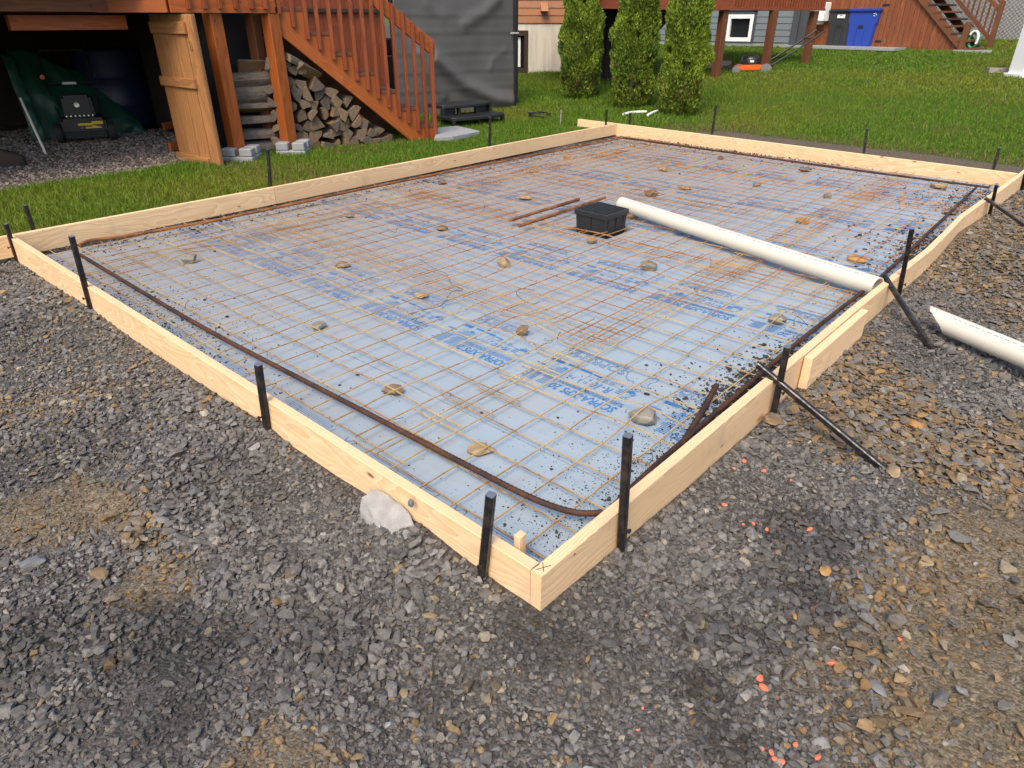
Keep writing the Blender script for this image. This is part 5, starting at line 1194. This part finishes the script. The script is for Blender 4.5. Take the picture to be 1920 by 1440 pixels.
# things glimpsed between the balusters
wp = Upright((cpl.pt(a1 + .25, 0, -.35))[:2], (cpl.pt(a1 - 1, 0, -.35))[:2])
p = cpl(752, 34, -.5); o = plank('white_post', (p.x, p.y, -.1), (p.x, p.y, 2.4), .07, .07, M_white, up=(1, 0, 0)); tag(o, 'white post standing between the stair railing and the grey curtain', 'post')
p = cpl(737, 150, -.9); cb = empty('storage_cabinet', (p.x, p.y, -.1), 'black storage cabinet with a pale panel seen through the stair balusters', 'cabinet')
zz0, zz1, zz2, zz3 = (cpl.sz(735, y)[1] for y in (235, 110, 75, 48)); MB().box((p.x - .45, p.y, -.1), (p.x + .35, p.y + .5, zz1)).build('cabinet_body', M_binblack, cb, bevel=.02)
MB().box((p.x - .45, p.y + .03, zz1 + .003), (p.x + .35, p.y + .5, zz2)).build('cabinet_top', M_black, cb, bevel=.02); MB().box((p.x - .25, p.y + .05, zz2 + .003), (p.x + .30, p.y + .1, zz3)).build('pale_panel', M_slats, cb)
# black plastic two-tier steps
sp = ground(872, 232); su = Vector((.80, -.60, 0)).normalized(); sn = Vector((-.60, -.80, 0)).normalized()
su = -cpl.u; sn = cpl.n
bs = empty('plastic_steps', (sp.x, sp.y, sp.z), 'black plastic two tier steps with curved treads before the grey curtain', 'steps')
def dtread(z0, th, half, front, back, bulge, name):
    pts = [sp + su * -half + sn * back, sp + su * half + sn * back] + [sp + su * (half * math.cos(t)) + sn * (front + bulge * math.sin(t)) for t in np.linspace(0, math.pi, 13)]
    return MB().prism([p_ + Vector((0, 0, z0)) for p_ in pts], (0, 0, th)).build(name, M_plastic, bs, bevel=.01)
ztop = up_to(sp, 193) - sp.z; zlow = up_to(sp + sn * .3, 216) - sp.z
dtread(ztop - .05, .05, .47, .05, -.30, .10, 'upper_tread'); dtread(zlow - .045, .05, .50, .32, -.05, .12, 'lower_tread')
for s_ in (-.45, -.16, .18, .44):
    a = sp + su * s_ + sn * .06; MB().obox(a + Vector((0, 0, ztop / 2 - .05)), su * .022, sn * .03, Vector((0, 0, ztop / 2 + .02))).build('leg', M_plastic, bs, bevel=.006)
for s_ in (-.46, .0, .47):
    a = sp + su * s_ + sn * .33; MB().obox(a + Vector((0, 0, zlow / 2 - .04)), su * .025, sn * .03, Vector((0, 0, zlow / 2 + .01))).build('leg', M_plastic, bs, bevel=.006)
MB().obox(sp + su * .30 + sn * .02 + Vector((0, 0, ztop / 2)), su * .13, sn * .01, Vector((0, 0, ztop / 2 - .05))).build('side_panel', M_plastic, bs); MB().obox(sp + su * -.32 + sn * .02 + Vector((0, 0, ztop / 2)), su * .12, sn * .01, Vector((0, 0, ztop / 2 - .05))).build('side_panel', M_plastic, bs)
pv = [ground(x, y) for x, y in ((822, 250), (858, 246), (900, 257), (850, 268), (815, 270))]; zp = max(p_.z for p_ in pv) + .065
o = MB().prism([Vector((p_.x, p_.y, zp - .05)) for p_ in pv], (0, 0, .06)).build('paving_slab', M_paver, bevel=.006); tag(o, 'grey paving slab at the foot of the wooden stairs', 'paving slab')
# white scraps and a cable in the grass
for k, (pts, lb) in enumerate([([(1168, 221), (1185, 217), (1212, 216)], 'longer white plastic scrap lying in the grass by the cedars'), ([(1214, 222), (1224, 217), (1232, 214)], 'shorter white plastic scrap lying in the grass by the cedars')]):
    P = [ground(*p) + Vector((0, 0, .05)) for p in pts]; o = MB().tube(cat(P), .022, 8).build('plastic_scrap', M_white, smooth=True); tag(o, lb, 'plastic scrap', 'white scraps in the grass')
rr = random.Random(3); P0 = ground(1010, 222); P = [P0 + Vector((.28 * math.cos(t * .9) * (1 - t * .02) + rr.uniform(-.05, .05), .20 * math.sin(t * .9 + .4) + rr.uniform(-.05, .05), .05 + .02 * math.sin(t * 2.1))) for t in np.linspace(0, 17, 40)]
o = MB().tube(cat(P), .009, 6).build('cable_coil', M_black, smooth=True); tag(o, 'loose coil of black cable lying in the lawn', 'cable')
# ------------------------------------------------------------------ cedars
def cedar(px, py, halfpx, H, seed, label):
    P = ground(px, py); d = (P - CAMP).length; R = halfpx * .88 * d / K; r = np.random.default_rng(seed)
    root = empty('cedar_tree', (P.x, P.y, P.z), label, 'cedar tree', 'cedar trees in a row on the lawn')
    MB().tube([P + Vector((0, 0, -.05)), P + Vector((.02, 0, .6)), P + Vector((0, .02, H * .6)), P + Vector((0, 0, H * .95))], [.05, .042, .03, .008], 9).build('trunk', M_bark, root, smooth=True)
    b = MB()
    for k in range(60):
        z = r.uniform(.12, .93) * H; a = r.uniform(0, 6.28); rad = R * .62 * min(1, (H - z) / H * 2.6); st_ = P + Vector((0, 0, z - .12)); en = P + Vector((math.cos(a) * rad, math.sin(a) * rad, z + .16)); b.tube([st_, st_.lerp(en, .5) + Vector((0, 0, -.03)), en], [.010, .007, .003], 5)
    b.build('limbs', M_bark, root)
    n = 46000; h = r.uniform(0, 1, n) ** .9; a = r.uniform(0, 2 * np.pi, n)
    prof = np.interp(h, [0, .03, .10, .25, .5, .75, .9, 1], [.55, .80, .95, 1.0, .93, .72, .42, .06]) * R
    lump = .70 + .46 * vnoise(a * 1.9 + seed * 3.3 + np.where(a > 6.0, 0, 0), h * 10 + seed, seed) * (.75 + .5 * vnoise(a * 5.1, h * 24, seed + 2))
    rad = prof * np.minimum(lump, 1.16) * (1 - r.exponential(.13, n).clip(0, .7))
    gap = vnoise(a * 3.6, h * 15, seed + 7) < .17; keep = ~gap | (rad < prof * .62); h, a, rad, prof = h[keep], a[keep], rad[keep], prof[keep]; n = len(h)
    C = np.stack([P.x + np.cos(a) * rad, P.y + np.sin(a) * rad, P.z + .05 + h * H], 1)
    out = np.stack([np.cos(a), np.sin(a), np.zeros(n)], 1); upv = np.stack([np.zeros(n), np.zeros(n), np.ones(n)], 1) + out * .55 + r.normal(0, .42, (n, 3)); upv /= np.linalg.norm(upv, axis=1)[:, None]
    sd_ = np.cross(upv, r.normal(0, 1, (n, 3))); sd_ /= np.linalg.norm(sd_, axis=1)[:, None]; L = r.uniform(.014, .036, n)[:, None]; w_ = L * r.uniform(.28, .45, (n, 1))
    V = np.stack([C - upv * L, C - upv * L * .1 + sd_ * w_, C + upv * L, C - upv * L * .1 - sd_ * w_], 1).reshape(-1, 3); Fq = np.arange(4 * n).reshape(n, 4)
    cl = vnoise(a * 2.4 + 1, h * 13, seed + 5)[:, None]; tone = np.clip(.55 * cl + .45 * r.uniform(0, 1, (n, 1)), 0, 1)
    c = np.array([(.045, .095, .012)]) * (1 - tone) + np.array([(.27, .37, .036)]) * tone
    dead = r.uniform(0, 1, n) < .05 + .25 * np.exp(-((h - .10) / .07) ** 2); c[dead] = np.array((.12, .072, .028)) * r.uniform(.6, 1.3, (dead.sum(), 1))
    o = np_mesh('crown', V, Fq, M_leaf, np.repeat(c, 4, 0)); set_parent(o, root)
cedar(1086, 187, 41, 2.6, 11, 'left cedar of the three with browned lower foliage in front of the house')
cedar(1180, 203, 44, 2.7, 12, 'middle cedar of the three slender columnar cedars')
cedar(1274, 216, 45, 2.7, 13, 'right cedar of the three, nearest the neighbouring deck')
# ------------------------------------------------------------------ house behind the cedars
hA = ground(972, 141); hB = ground(1048, 136); hpl = Upright((hA.x, hA.y), (hB.x, hB.y)); hs = empty('brown_house', (hA.x, hA.y, hA.z), 'house with brown lap siding over a stained concrete foundation', 'house')
zs = hpl.sz(1000, 42)[1]; s0 = hpl.sz(905, 40)[0]; s1 = hpl.sz(1124, 40)[0]
wx0, wx1 = hpl.sz(963, 80)[0], hpl.sz(990, 80)[0]; wz0, wz1 = hpl.sz(980, 137)[1], hpl.sz(980, 57)[1]
def boxp(pl, s_0, s_1, z0, z1, o0, o1, name, mat, par, bev=0):
    return MB().prism([pl.pt(s_0, z0, o1), pl.pt(s_1, z0, o1), pl.pt(s_1, z1, o1), pl.pt(s_0, z1, o1)], -pl.n * (o1 - o0)).build(name, mat, par, bevel=bev)
b = MB()
for (u0, u1, v0, v1) in [(s0, wx0, hA.z - .4, zs), (wx1, s1, hA.z - .4, zs), (wx0, wx1, hA.z - .4, wz0), (wx0, wx1, wz1, zs)]:
    b.prism([hpl.pt(u0, v0), hpl.pt(u1, v0), hpl.pt(u1, v1), hpl.pt(u0, v1)], -hpl.n * .25)
b.build('foundation', M_found, hs)
def lap(pl, s_0, s_1, z0, z1, h, mat, par, name='siding', holes=()):
    b = MB(); z = z0
    while z < z1:
        spans = [(s_0, s_1)]
        for (a0, a1_, b0, b1) in holes:
            if z + h > b0 and z < b1:
                ns = []
                for (c0, c1) in spans:
                    if a0 > c0: ns.append((c0, min(a0, c1)))
                    if a1_ < c1: ns.append((max(a1_, c0), c1))
                spans = [t for t in ns if t[1] - t[0] > .01]
        for (c0, c1) in spans: b.prism([pl.pt(c0, z, .028), pl.pt(c0, z + h + .01, .012), pl.pt(c0, z + h + .01, -.01), pl.pt(c0, z, -.01)], pl.u * (c1 - c0))
        z += h
    return b.build(name, mat, par)
lap(hpl, s0, s1, zs - .01, 4.4, .152, M_sidingb, hs)
wd = boxp(hpl, wx0 - .0, wx1 - .0, wz0, wz1, -.09, -.05, 'window', M_glass, hs)
for (u0, u1, v0, v1) in [(wx0, wx0 + .06, wz0, wz1), (wx1 - .09, wx1, wz0, wz1), (wx0 + .06, wx1 - .09, wz1 - .11, wz1), (wx0 + .06, wx1 - .09, wz0, wz0 + .10)]: boxp(hpl, u0, u1, v0, v1, -.11, .02, 'frame', M_dark, wd)
boxp(hpl, wx0 + .10, wx1 - .17, wz0 + .13, wz1 - .14, -.05, -.04, 'blind', M_white, wd)
vz0, vz1 = hpl.sz(1020, 21)[1], hpl.sz(1020, 5)[1]; va, vb = hpl.sz(1013, 14)[0], hpl.sz(1026, 14)[0]
MB().prism([hpl.pt(va, vz1, .03), hpl.pt(va, vz0, .03), hpl.pt(va, vz0, .20)], hpl.u * (vb - va)).build('vent_hood', M_sidingb, hs)
# ------------------------------------------------------------------ neighbour's deck, house, skirting and stairs
n1, n2, n3 = ground(1341, 146), ground(1433, 133), ground(1509, 119)
nd = empty('neighbour_deck', n1, 'neighbouring reddish deck on slim posts with a slatted skirt above the lawn', 'deck')
npl = Upright((n1.x, n1.y), (n3.x, n3.y)); zb = up_to(n1, 19); zb3 = up_to(n3, 18)
for P, w in ((n1, .145), (n2, .14), (n3, .14)): plank('post', (P.x, P.y, P.z - .1), (P.x, P.y, zb), w, w, M_brownstain, nd, up=npl.u, bevel=.005)
sL = npl.sz(1105, 10)[0]; s1_ = npl.sz(1366, 10)[0]; s3 = npl.sz(1541, 10)[0]
plank('beam', npl.pt(sL, zb + .16, .09), npl.pt(s1_, zb + .16, .09), .32, .06, M_redstain, nd); plank('skirt_rail', npl.pt(s1_, zb + .03, .09), npl.pt(s3, zb + .03, .09), .05, .05, M_redstain, nd)
k = s1_ + .03
while k < s3: 
    plank('skirt_slat', npl.pt(k, zb + .05, .10), npl.pt(k, zb + .75, .10), .055, .03, M_redstain, nd, up=npl.u, bevel=0); k += .085
MB().prism([npl.pt(sL, zb + .33, .05), npl.pt(s3, zb + .33, .05), npl.pt(s3, zb + .33, -2.6), npl.pt(sL, zb + .33, -2.6)], (0, 0, .05)).build('deck_floor', M_brownstain, nd)
q0 = ground(1321, 86); q1 = ground(1473, 88); gpl = Upright((q0.x, q0.y), (q1.x, q1.y)); gh = empty('grey_house', q0, 'neighbouring house with grey lap siding and a white basement window', 'house')
zc = gpl.sz(1380, 78)[1]; sa = gpl.sz(1180, 60)[0]; sb = gpl.sz(1484, 60)[0]; wa, wb = gpl.sz(1359, 50)[0], gpl.sz(1417, 50)[0]; wz0, wz1 = gpl.sz(1385, 78)[1], gpl.sz(1385, 22)[1]
boxp(gpl, sa, sb, q0.z - .4, zc, -.3, .0, 'foundation', M_concrete, gh); lap(gpl, sa, sb, zc, 5.0, .155, M_sidingg, gh, holes=[(wa, wb, wz0, wz1)]); boxp(gpl, sa, sb, zc, 5.0, -.25, -.14, 'wall', M_greytrim, gh)
for (u0, u1, v0, v1) in [(wa, wa + .07, wz0, wz1), (wb - .07, wb, wz0, wz1), (wa, wb, wz1 - .06, wz1), ]: boxp(gpl, u0, u1, v0, v1, -.05, .045, 'window_trim', M_greytrim, gh)
wd = boxp(gpl, wa + .07, wb - .07, wz0 + .02, wz1 - .06, -.10, -.06, 'window', M_glass, gh)
A0, A1, B0, B1 = wa + .075, wb - .075, wz0 + .005, wz1 - .065
for (u0, u1, v0, v1) in [(A0, A0 + .09, B0, B1), (A1 - .09, A1, B0, B1), (A0 + .09, A1 - .09, B1 - .10, B1), (A0 + .09, A1 - .09, B0, B0 + .10)]: boxp(gpl, u0, u1, v0, v1, -.055, .05, 'frame', M_white, wd)
boxp(gpl, sb, sb + .16, zc - .05, 5.0, -.2, .07, 'corner_trim', M_greytrim, gh); boxp(gpl, sb + .16, sb + .36, zc - .05, 5.0, -.6, -.02, 'return_wall', M_greytrim, gh)
# dark boards added for the shade under the neighbour's deck
nk = empty('shade_backdrop', gpl.pt(sa, q0.z), 'dark boards with a diagonal brace added for the shade under the neighbouring deck', 'backdrop')
nkp = Upright((npl.pt(0, 0, -1.4))[:2], (npl.pt(1, 0, -1.4))[:2]); za, zb_ = nkp.sz(1215, 135)[1], zb + .3
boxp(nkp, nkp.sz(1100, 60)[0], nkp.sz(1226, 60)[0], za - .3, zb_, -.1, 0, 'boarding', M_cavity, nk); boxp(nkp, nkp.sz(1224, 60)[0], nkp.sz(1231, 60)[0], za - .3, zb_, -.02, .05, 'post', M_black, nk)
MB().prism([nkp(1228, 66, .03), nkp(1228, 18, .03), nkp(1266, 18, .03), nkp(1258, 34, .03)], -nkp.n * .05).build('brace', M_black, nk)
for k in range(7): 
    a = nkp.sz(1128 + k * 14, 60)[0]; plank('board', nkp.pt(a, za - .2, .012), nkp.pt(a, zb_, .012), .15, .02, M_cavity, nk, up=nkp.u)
for k, (px, py, w, h, lb) in enumerate([(1205, 128, 24, 11, 'pale block of stone between the left and middle cedars'), (1128, 127, 12, 9, 'small whitish stone peeking past the left cedar')]):
    P = ground(px, py + 6); s = w * (P - CAMP).length / K / 2; rock('garden_stone', (P.x, P.y, P.z + s * .5), (s, s * .7, s * .5), 620 + k, M_mortar, lb, 'stone', 'stones edging the garden bed', rz=-.8)
P = ground(1335, 128); o = plank('old_timber', P + npl.u * .55 + Vector((0, 0, .08)), P - npl.u * .75 + Vector((0, 0, .08)), .13, .13, M_greywood); tag(o, 'weathered grey timber lying under the neighbouring deck', 'timber')
# skirting fence
f0_ = ground(1494, 84); f1_ = ground(1802, 97); fpl = Upright((f0_.x, f0_.y), (f1_.x, f1_.y)); fe = empty('skirting_fence', f0_, 'tall reddish cedar board skirting behind the two wheeled bins', 'fence')
sE = fpl.sz(1801, 97)[0]; sT = fpl.sz(1722, 0)[0]; zT = fpl.sz(1722, 0)[1]; k = 0.0; zE = f1_.z
wbd = sE / 33
def toplim(s): return 3.2 if s < sT - .35 else max(zE + .02, zT + (s - sT) * (zE - zT) / (sE - sT))
for i in range(33):
    s = wbd * (i + .5); zt0 = toplim(s - wbd * .5); zt1 = toplim(s + wbd * .47); z0 = f0_.z + (f1_.z - f0_.z) * s / sE - .02
    if min(zt0, zt1) - z0 < .05: continue
    MB().prism([fpl.pt(s - wbd * .47, z0), fpl.pt(s + wbd * .47, z0), fpl.pt(s + wbd * .47, zt1), fpl.pt(s - wbd * .47, zt0)], -fpl.n * .022).build('fence_board', M_fencewood, fe, frame=frame_of(fpl.pt(s, z0), fpl.pt(s, 3.0), fpl.u))
boxp(fpl, .0, sE - 1.2, f0_.z - .1, f0_.z + 1.0, -.08, -.03, 'backing', M_cavity, fe)
for (px, py) in ((1661, 9), (1646, 77)): 
    s, z = fpl.sz(px, py); boxp(fpl, s - .07, s + .09, z - .02, z + .02, .003, .015, 'hinge', M_black, fe)
# outdoor air unit
ac = empty('air_conditioner', fpl(1530, 30), 'white outdoor air conditioner unit hung on the cedar skirting', 'air conditioner'); a0, a1_ = fpl.sz(1503, 40)[0], fpl.sz(1557, 30)[0]; z0, z1 = fpl.sz(1530, 40)[1], fpl.sz(1530, 5)[1]
boxp(fpl, a0, a1_, z0, z1, .05, .38, 'casing', M_white, ac, .02)
gc = fpl.pt(a0 + (a1_ - a0) * .28, (z0 + z1) / 2, .383)
for k in range(4): MB().lathe(gc, [(.05 + .055 * k, 0), (.058 + .055 * k, .008), (.066 + .055 * k, 0)], 26, axis=fpl.n).build('fan_grille', M_slats, ac)
MB().lathe(gc + fpl.n * -.004, [(.26, 0), (.26, .003)], 28, axis=fpl.n).build('fan_opening', M_greytrim, ac)
for s in (a0 + .12, a1_ - .2): boxp(fpl, s, s + .05, z0 - .07, z0 - .003, .0, .30, 'foot', M_white, ac)
# wheeled bins
def bin_(px, py, pw, ptop, mat, label, sticker, mark):
    P = ground(px, py); d = (P - CAMP).length; w = pw * d / K; H = up_to(P, ptop) - P.z; u = fpl.u; n = fpl.n
    r = empty('wheeled_bin', P, label, 'wheeled bin', 'wheeled bins at the cedar skirting')
    sec = lambda k, z, dep: [P + u * (-w / 2 * k) + Vector((0, 0, z)), P + u * (w / 2 * k) + Vector((0, 0, z)), P + u * (w / 2 * k) - n * dep + Vector((0, 0, z)), P + u * (-w / 2 * k) - n * dep + Vector((0, 0, z))]
    b = MB(); secs = [(.80, 0, .5), (.84, H * .30, .54), (.90, H * .60, .58), (.98, H * .62, .62), (1.0, H * .90, .66)]
    for s in secs: b.v += sec(*s)
    for i in range(len(secs) - 1):
        for k in range(4): b.f.append((i * 4 + k, i * 4 + (k + 1) % 4, (i + 1) * 4 + (k + 1) % 4, (i + 1) * 4 + k)); b.m.append(0)
    b.f.append((3, 2, 1, 0)); b.m.append(0); b.f.append(tuple(range(16, 20))); b.m.append(0); b.build('bin_body', mat, r, bevel=.02, seg=2)
    MB().prism([P + u * (-w * .54) + n * .05 + Vector((0, 0, H * .905)), P + u * (w * .54) + n * .05 + Vector((0, 0, H * .905)), P + u * (w * .54) - n * .70 + Vector((0, 0, H * .93)), P + u * (-w * .54) - n * .70 + Vector((0, 0, H * .93))], (0, 0, H * .085)).build('lid', mat, r, bevel=.03, seg=2)
    MB().obox(P + n * .012 + Vector((0, 0, H * .28)), u * w * .12, n * .02, Vector((0, 0, H * .27))).build('front_rib', mat, r, bevel=.01); MB().obox(P + n * .03 + Vector((0, 0, H * .53)), u * w * .085, n * .008, Vector((0, 0, H * .04))).build('grip', M_black, r)
    for s in (-1, 1): MB().lathe(P + u * (s * w * .46 - .03) - n * .55 + Vector((0, 0, .14)), [(.05, 0), (.14, .002), (.14, .055), (.05, .06)], 18, axis=u).build('wheel', M_rubber, r, smooth=True)
    if sticker:
        MB().obox(P + n * .014 + Vector((0, 0, H * .80)), u * w * .15, n * .012, Vector((0, 0, H * .045))).build('sticker', M_white, r)
        MB().obox(P + n * .028 + Vector((0, 0, H * .822)), u * w * .05, n * .002, Vector((0, 0, H * .016))).build('sticker_emblem', simple('sticker_green', (.12, .42, .08, 1), .5), r)
    if mark:
        c = P + u * (w * .503) - n * .2 + Vector((0, 0, H * .84)); c2 = P + u * w * .38 + n * .016 + Vector((0, 0, H * .84)); b = MB()
        for k in range(3):
            t = math.radians(90 + 120 * k); t2 = math.radians(90 + 120 * k + 75); f = lambda t_, r_: c2 + (u * math.cos(t_) + Vector((0, 0, math.sin(t_)))) * r_
            b.add([f(t, .045), f(t2, .045), f(t2, .028), f(t, .028)], [(0, 1, 2, 3)])
        b.build('recycling_mark', M_white, r)
bin_(1566, 88, 38, 16, M_binblack, 'charcoal wheeled bin with a white sticker beside the blue bin', True, False)
bin_(1606, 90, 44, 15, M_bluebin, 'bright blue wheeled recycling bin at the cedar skirting', False, True)
o = MB().prism([fpl.pt(s_, f0_.z - .05, o_) for s_, o_ in ((.0, .9), (fpl.sz(1700, 92)[0], .75), (fpl.sz(1700, 92)[0], -.2), (0, -.2))], (0, 0, .06)).build('paving_strip', M_concrete); tag(o, 'pale paving strip under the two wheeled bins', 'paving')
# stairs in front of the chain fence
ns = empty('neighbour_stairs', f1_, 'dark brown open riser staircase with a railing at the end of the cedar skirting', 'stairs')
tl = [fpl(1722, 0, .03), fpl(1800, 97, .03)]; upoff = Vector((0, 0, .22)); ext0 = tl[0] + (tl[0] - tl[1]) * .5
framed_prism('stringer', [ext0, tl[1], tl[1] + fpl.u * .22, ext0 + upoff * 1.2], fpl.n * .04, M_brownstain, ns, ext0, tl[1])
framed_prism('stringer', [p_ - fpl.n * .95 for p_ in (ext0, tl[1], tl[1] + fpl.u * .22, ext0 + upoff * 1.2)], fpl.n * .04, M_brownstain, ns, ext0, tl[1])
for i in range(9):
    t = (i + .45) / 7.2; p_ = tl[1].lerp(tl[0], t); p_ = p_ + Vector((0, 0, .16)) + fpl.u * .10
    plank('tread', p_ + fpl.n * .05, p_ - fpl.n * 1.0, .27, .04, M_dark if i % 2 else M_brownstain, ns, up=fpl.u)
for off in (-.98,):
    e0 = fpl.pt(*fpl.sz(1838, 28), off=-.0); r0 = tl[1] + fpl.u * .30 - fpl.n * .95; slope = (tl[0] - tl[1]) / (tl[0] - tl[1]).dot(-fpl.u)
    newel = plank('newel_post', r0 + Vector((0, 0, -.1)), r0 + Vector((0, 0, 1.05)), .10, .10, M_brownstain, ns, up=fpl.u); dirv = (tl[0] - tl[1]).normalized()
    for (h, w, t_) in ((1.02, .10, .05), (.84, .09, .04), (.22, .09, .04)): plank('rail', r0 + Vector((0, 0, h)), r0 + Vector((0, 0, h)) + dirv * 3.2, w, t_, M_brownstain, ns)
    for i in range(18):
        q_ = r0 + dirv * (.16 * (i + 1)); plank('baluster', q_ + Vector((0, 0, .22)), q_ + Vector((0, 0, .84)), .035, .035, M_brownstain, ns, up=fpl.u)
r1 = tl[1] + fpl.u * .02 + fpl.n * .03; plank('newel_post', r1 + Vector((0, 0, -.15)), r1 + Vector((0, 0, .62)), .12, .10, M_brownstain, ns, up=fpl.u)
plank('bottom_step', tl[1] + fpl.u * .16 + fpl.n * .05 + Vector((0, 0, .02)), tl[1] + fpl.u * .16 - fpl.n * 1.0 + Vector((0, 0, .02)), .30, .12, M_brownstain, ns, up=fpl.u)
P = ground(1822, 97); o = MB().prism([P + Vector((a, b, -.02)) for a, b in ((-.25, -.45), (.35, -.35), (.35, .35), (-.25, .35))], (0, 0, .06)).build('stepping_slab', M_concrete); tag(o, 'pale stepping slab at the foot of the neighbouring stairs', 'paving slab')
P = fpl(1825, 84, -.1); hz_ = empty('garden_hose', P, 'green and white garden hose coiled on the stair newel', 'hose')
MB().tube([P + Vector((0, 0, .0)) + fpl.u * (.10 * math.cos(t)) + Vector((0, 0, .16 * math.sin(t) + .10)) + fpl.n * (.01 * t) for t in np.linspace(0, 12, 40)], .022, 7).build('hose_coil', simple('green_hose', (.02, .20, .08, 1), .45), hz_, smooth=True)
MB().tube([P + fpl.n * .14 + fpl.u * (.10 * math.cos(t)) + Vector((0, 0, .17 * math.sin(t) + .12)) for t in np.linspace(-.6, 2.6, 14)], .025, 7).build('white_loop', M_white, hz_, smooth=True)
# chain link fence with pale slats
cA_ = ground(1700, 79) + Vector((.6, 0, 0)); cB_ = ground(1935, 80); cpl2 = Upright((cA_.x + .5, cA_.y), (cB_.x + .3, cB_.y - .6)); cf = empty('chain_link_fence', cB_, 'chain link fence with pale grey slats at the far right', 'fence')
L = cpl2.len; zf0 = cB_.z - .05; Hf = 2.3; boxp(cpl2, 0, L, zf0, zf0 + Hf, -.05, -.03, 'privacy_slats', M_slats, cf)
b = MB(); s = -Hf
while s < L:
    for (z0_, z1_, s0_, s1_) in ((0, Hf, s, s + Hf),):
        a0, a1_ = max(s0_, 0), min(s1_, L)
        if a1_ > a0: b.bar(cpl2.pt(a0, zf0 + (a0 - s)), cpl2.pt(a1_, zf0 + (a1_ - s)), .012, .012)
    s += .10
b.build('wire_netting', M_wire, cf); b = MB(); s = 0
while s < L + Hf:
    a0, a1_ = max(s - Hf, 0), min(s, L)
    if a1_ > a0: b.bar(cpl2.pt(a0, zf0 + (s - a0), -.014), cpl2.pt(a1_, zf0 + (s - a1_), -.014), .006, .006)
    s += .10
b.build('wire_netting', M_wire, cf)
for s in np.arange(.2, L, 2.4): MB().tube([cpl2.pt(s, zf0 - .1, -.09), cpl2.pt(s, zf0 + Hf, -.09)], .03, 10).build('fence_post', M_wire, cf)
# white column at the right edge and plank beside it
P = ground(1915, 143); o = plank('white_column', (P.x, P.y, P.z - .05), (P.x, P.y, P.z + 2.6), .32, .32, M_white, up=(.6, .8, 0), bevel=.004); tag(o, 'white square column standing on the lawn at the right edge', 'column')
o2 = plank('base_trim', (P.x, P.y, P.z - .02), (P.x, P.y, P.z + .05), .42, .42, M_white, o, up=(.6, .8, 0), bevel=.006)
P = ground(1876, 139); o = plank('grey_plank', P + Vector((.30, -.38, .06)), P + Vector((-.06, .22, .06)), .09, .14, M_greywood); tag(o, 'short weathered plank lying beside the white column', 'plank')
# orange mower under the neighbour's deck
Pm = ground(1410, 135); dm = (Pm - CAMP).length; fw = Vector(RW[0]); fw.z = 0; fw.normalize(); bk = Vector(RW[2]); bk.z = 0; bk.normalize()
om = empty('orange_mower', Pm, 'orange push mower with black engine parked beneath the neighbouring deck', 'lawn mower')
mw_ = lambda px, py: (Pm + fw * ((px - 1410) * dm / K) + Vector((0, 0, up_to(Pm, py) - Pm.z)))
zz = up_to(Pm, 120) - Pm.z
MB().prism([mw_(1387, 133), mw_(1437, 133), mw_(1438, 124), mw_(1420, 121), mw_(1395, 122), mw_(1388, 127)], bk * .48).build('mower_deck', M_orange, om, bevel=.02, seg=2)
MB().lathe(mw_(1410, 121) + bk * .24, [(.20, 0), (.20, .10), (.17, .15), (.10, .18), (0, .185)], 22).build('engine', M_plastic, om, smooth=True)
MB().obox(mw_(1408, 115) + bk * .03, fw * .04, bk * .01, Vector((0, 0, .02))).build('engine_label', M_white, om)
for (px, py, r) in ((1383, 132, .085), (1431, 130, .115)):
    for dd in (0, .46): MB().lathe(mw_(px, py) + bk * dd, [(.03, 0), (r * .6, .012), (r, .0), (r, .05), (.03, .055)], 22, axis=-bk).build('wheel', M_rubber if dd else M_slats2, om, smooth=True)
MB().tube([mw_(1440, 122) + bk * .02, mw_(1478, 92) + bk * .02, mw_(1515, 58) + bk * .02, mw_(1516, 56) + bk * .46, mw_(1478, 90) + bk * .46, mw_(1442, 120) + bk * .46], .020, 8).build('handle', M_black, om, smooth=True)
MB().tube([mw_(1497, 73) + bk * .02, mw_(1497, 72) + bk * .46], .010, 8).build('cross_bar', M_black, om)
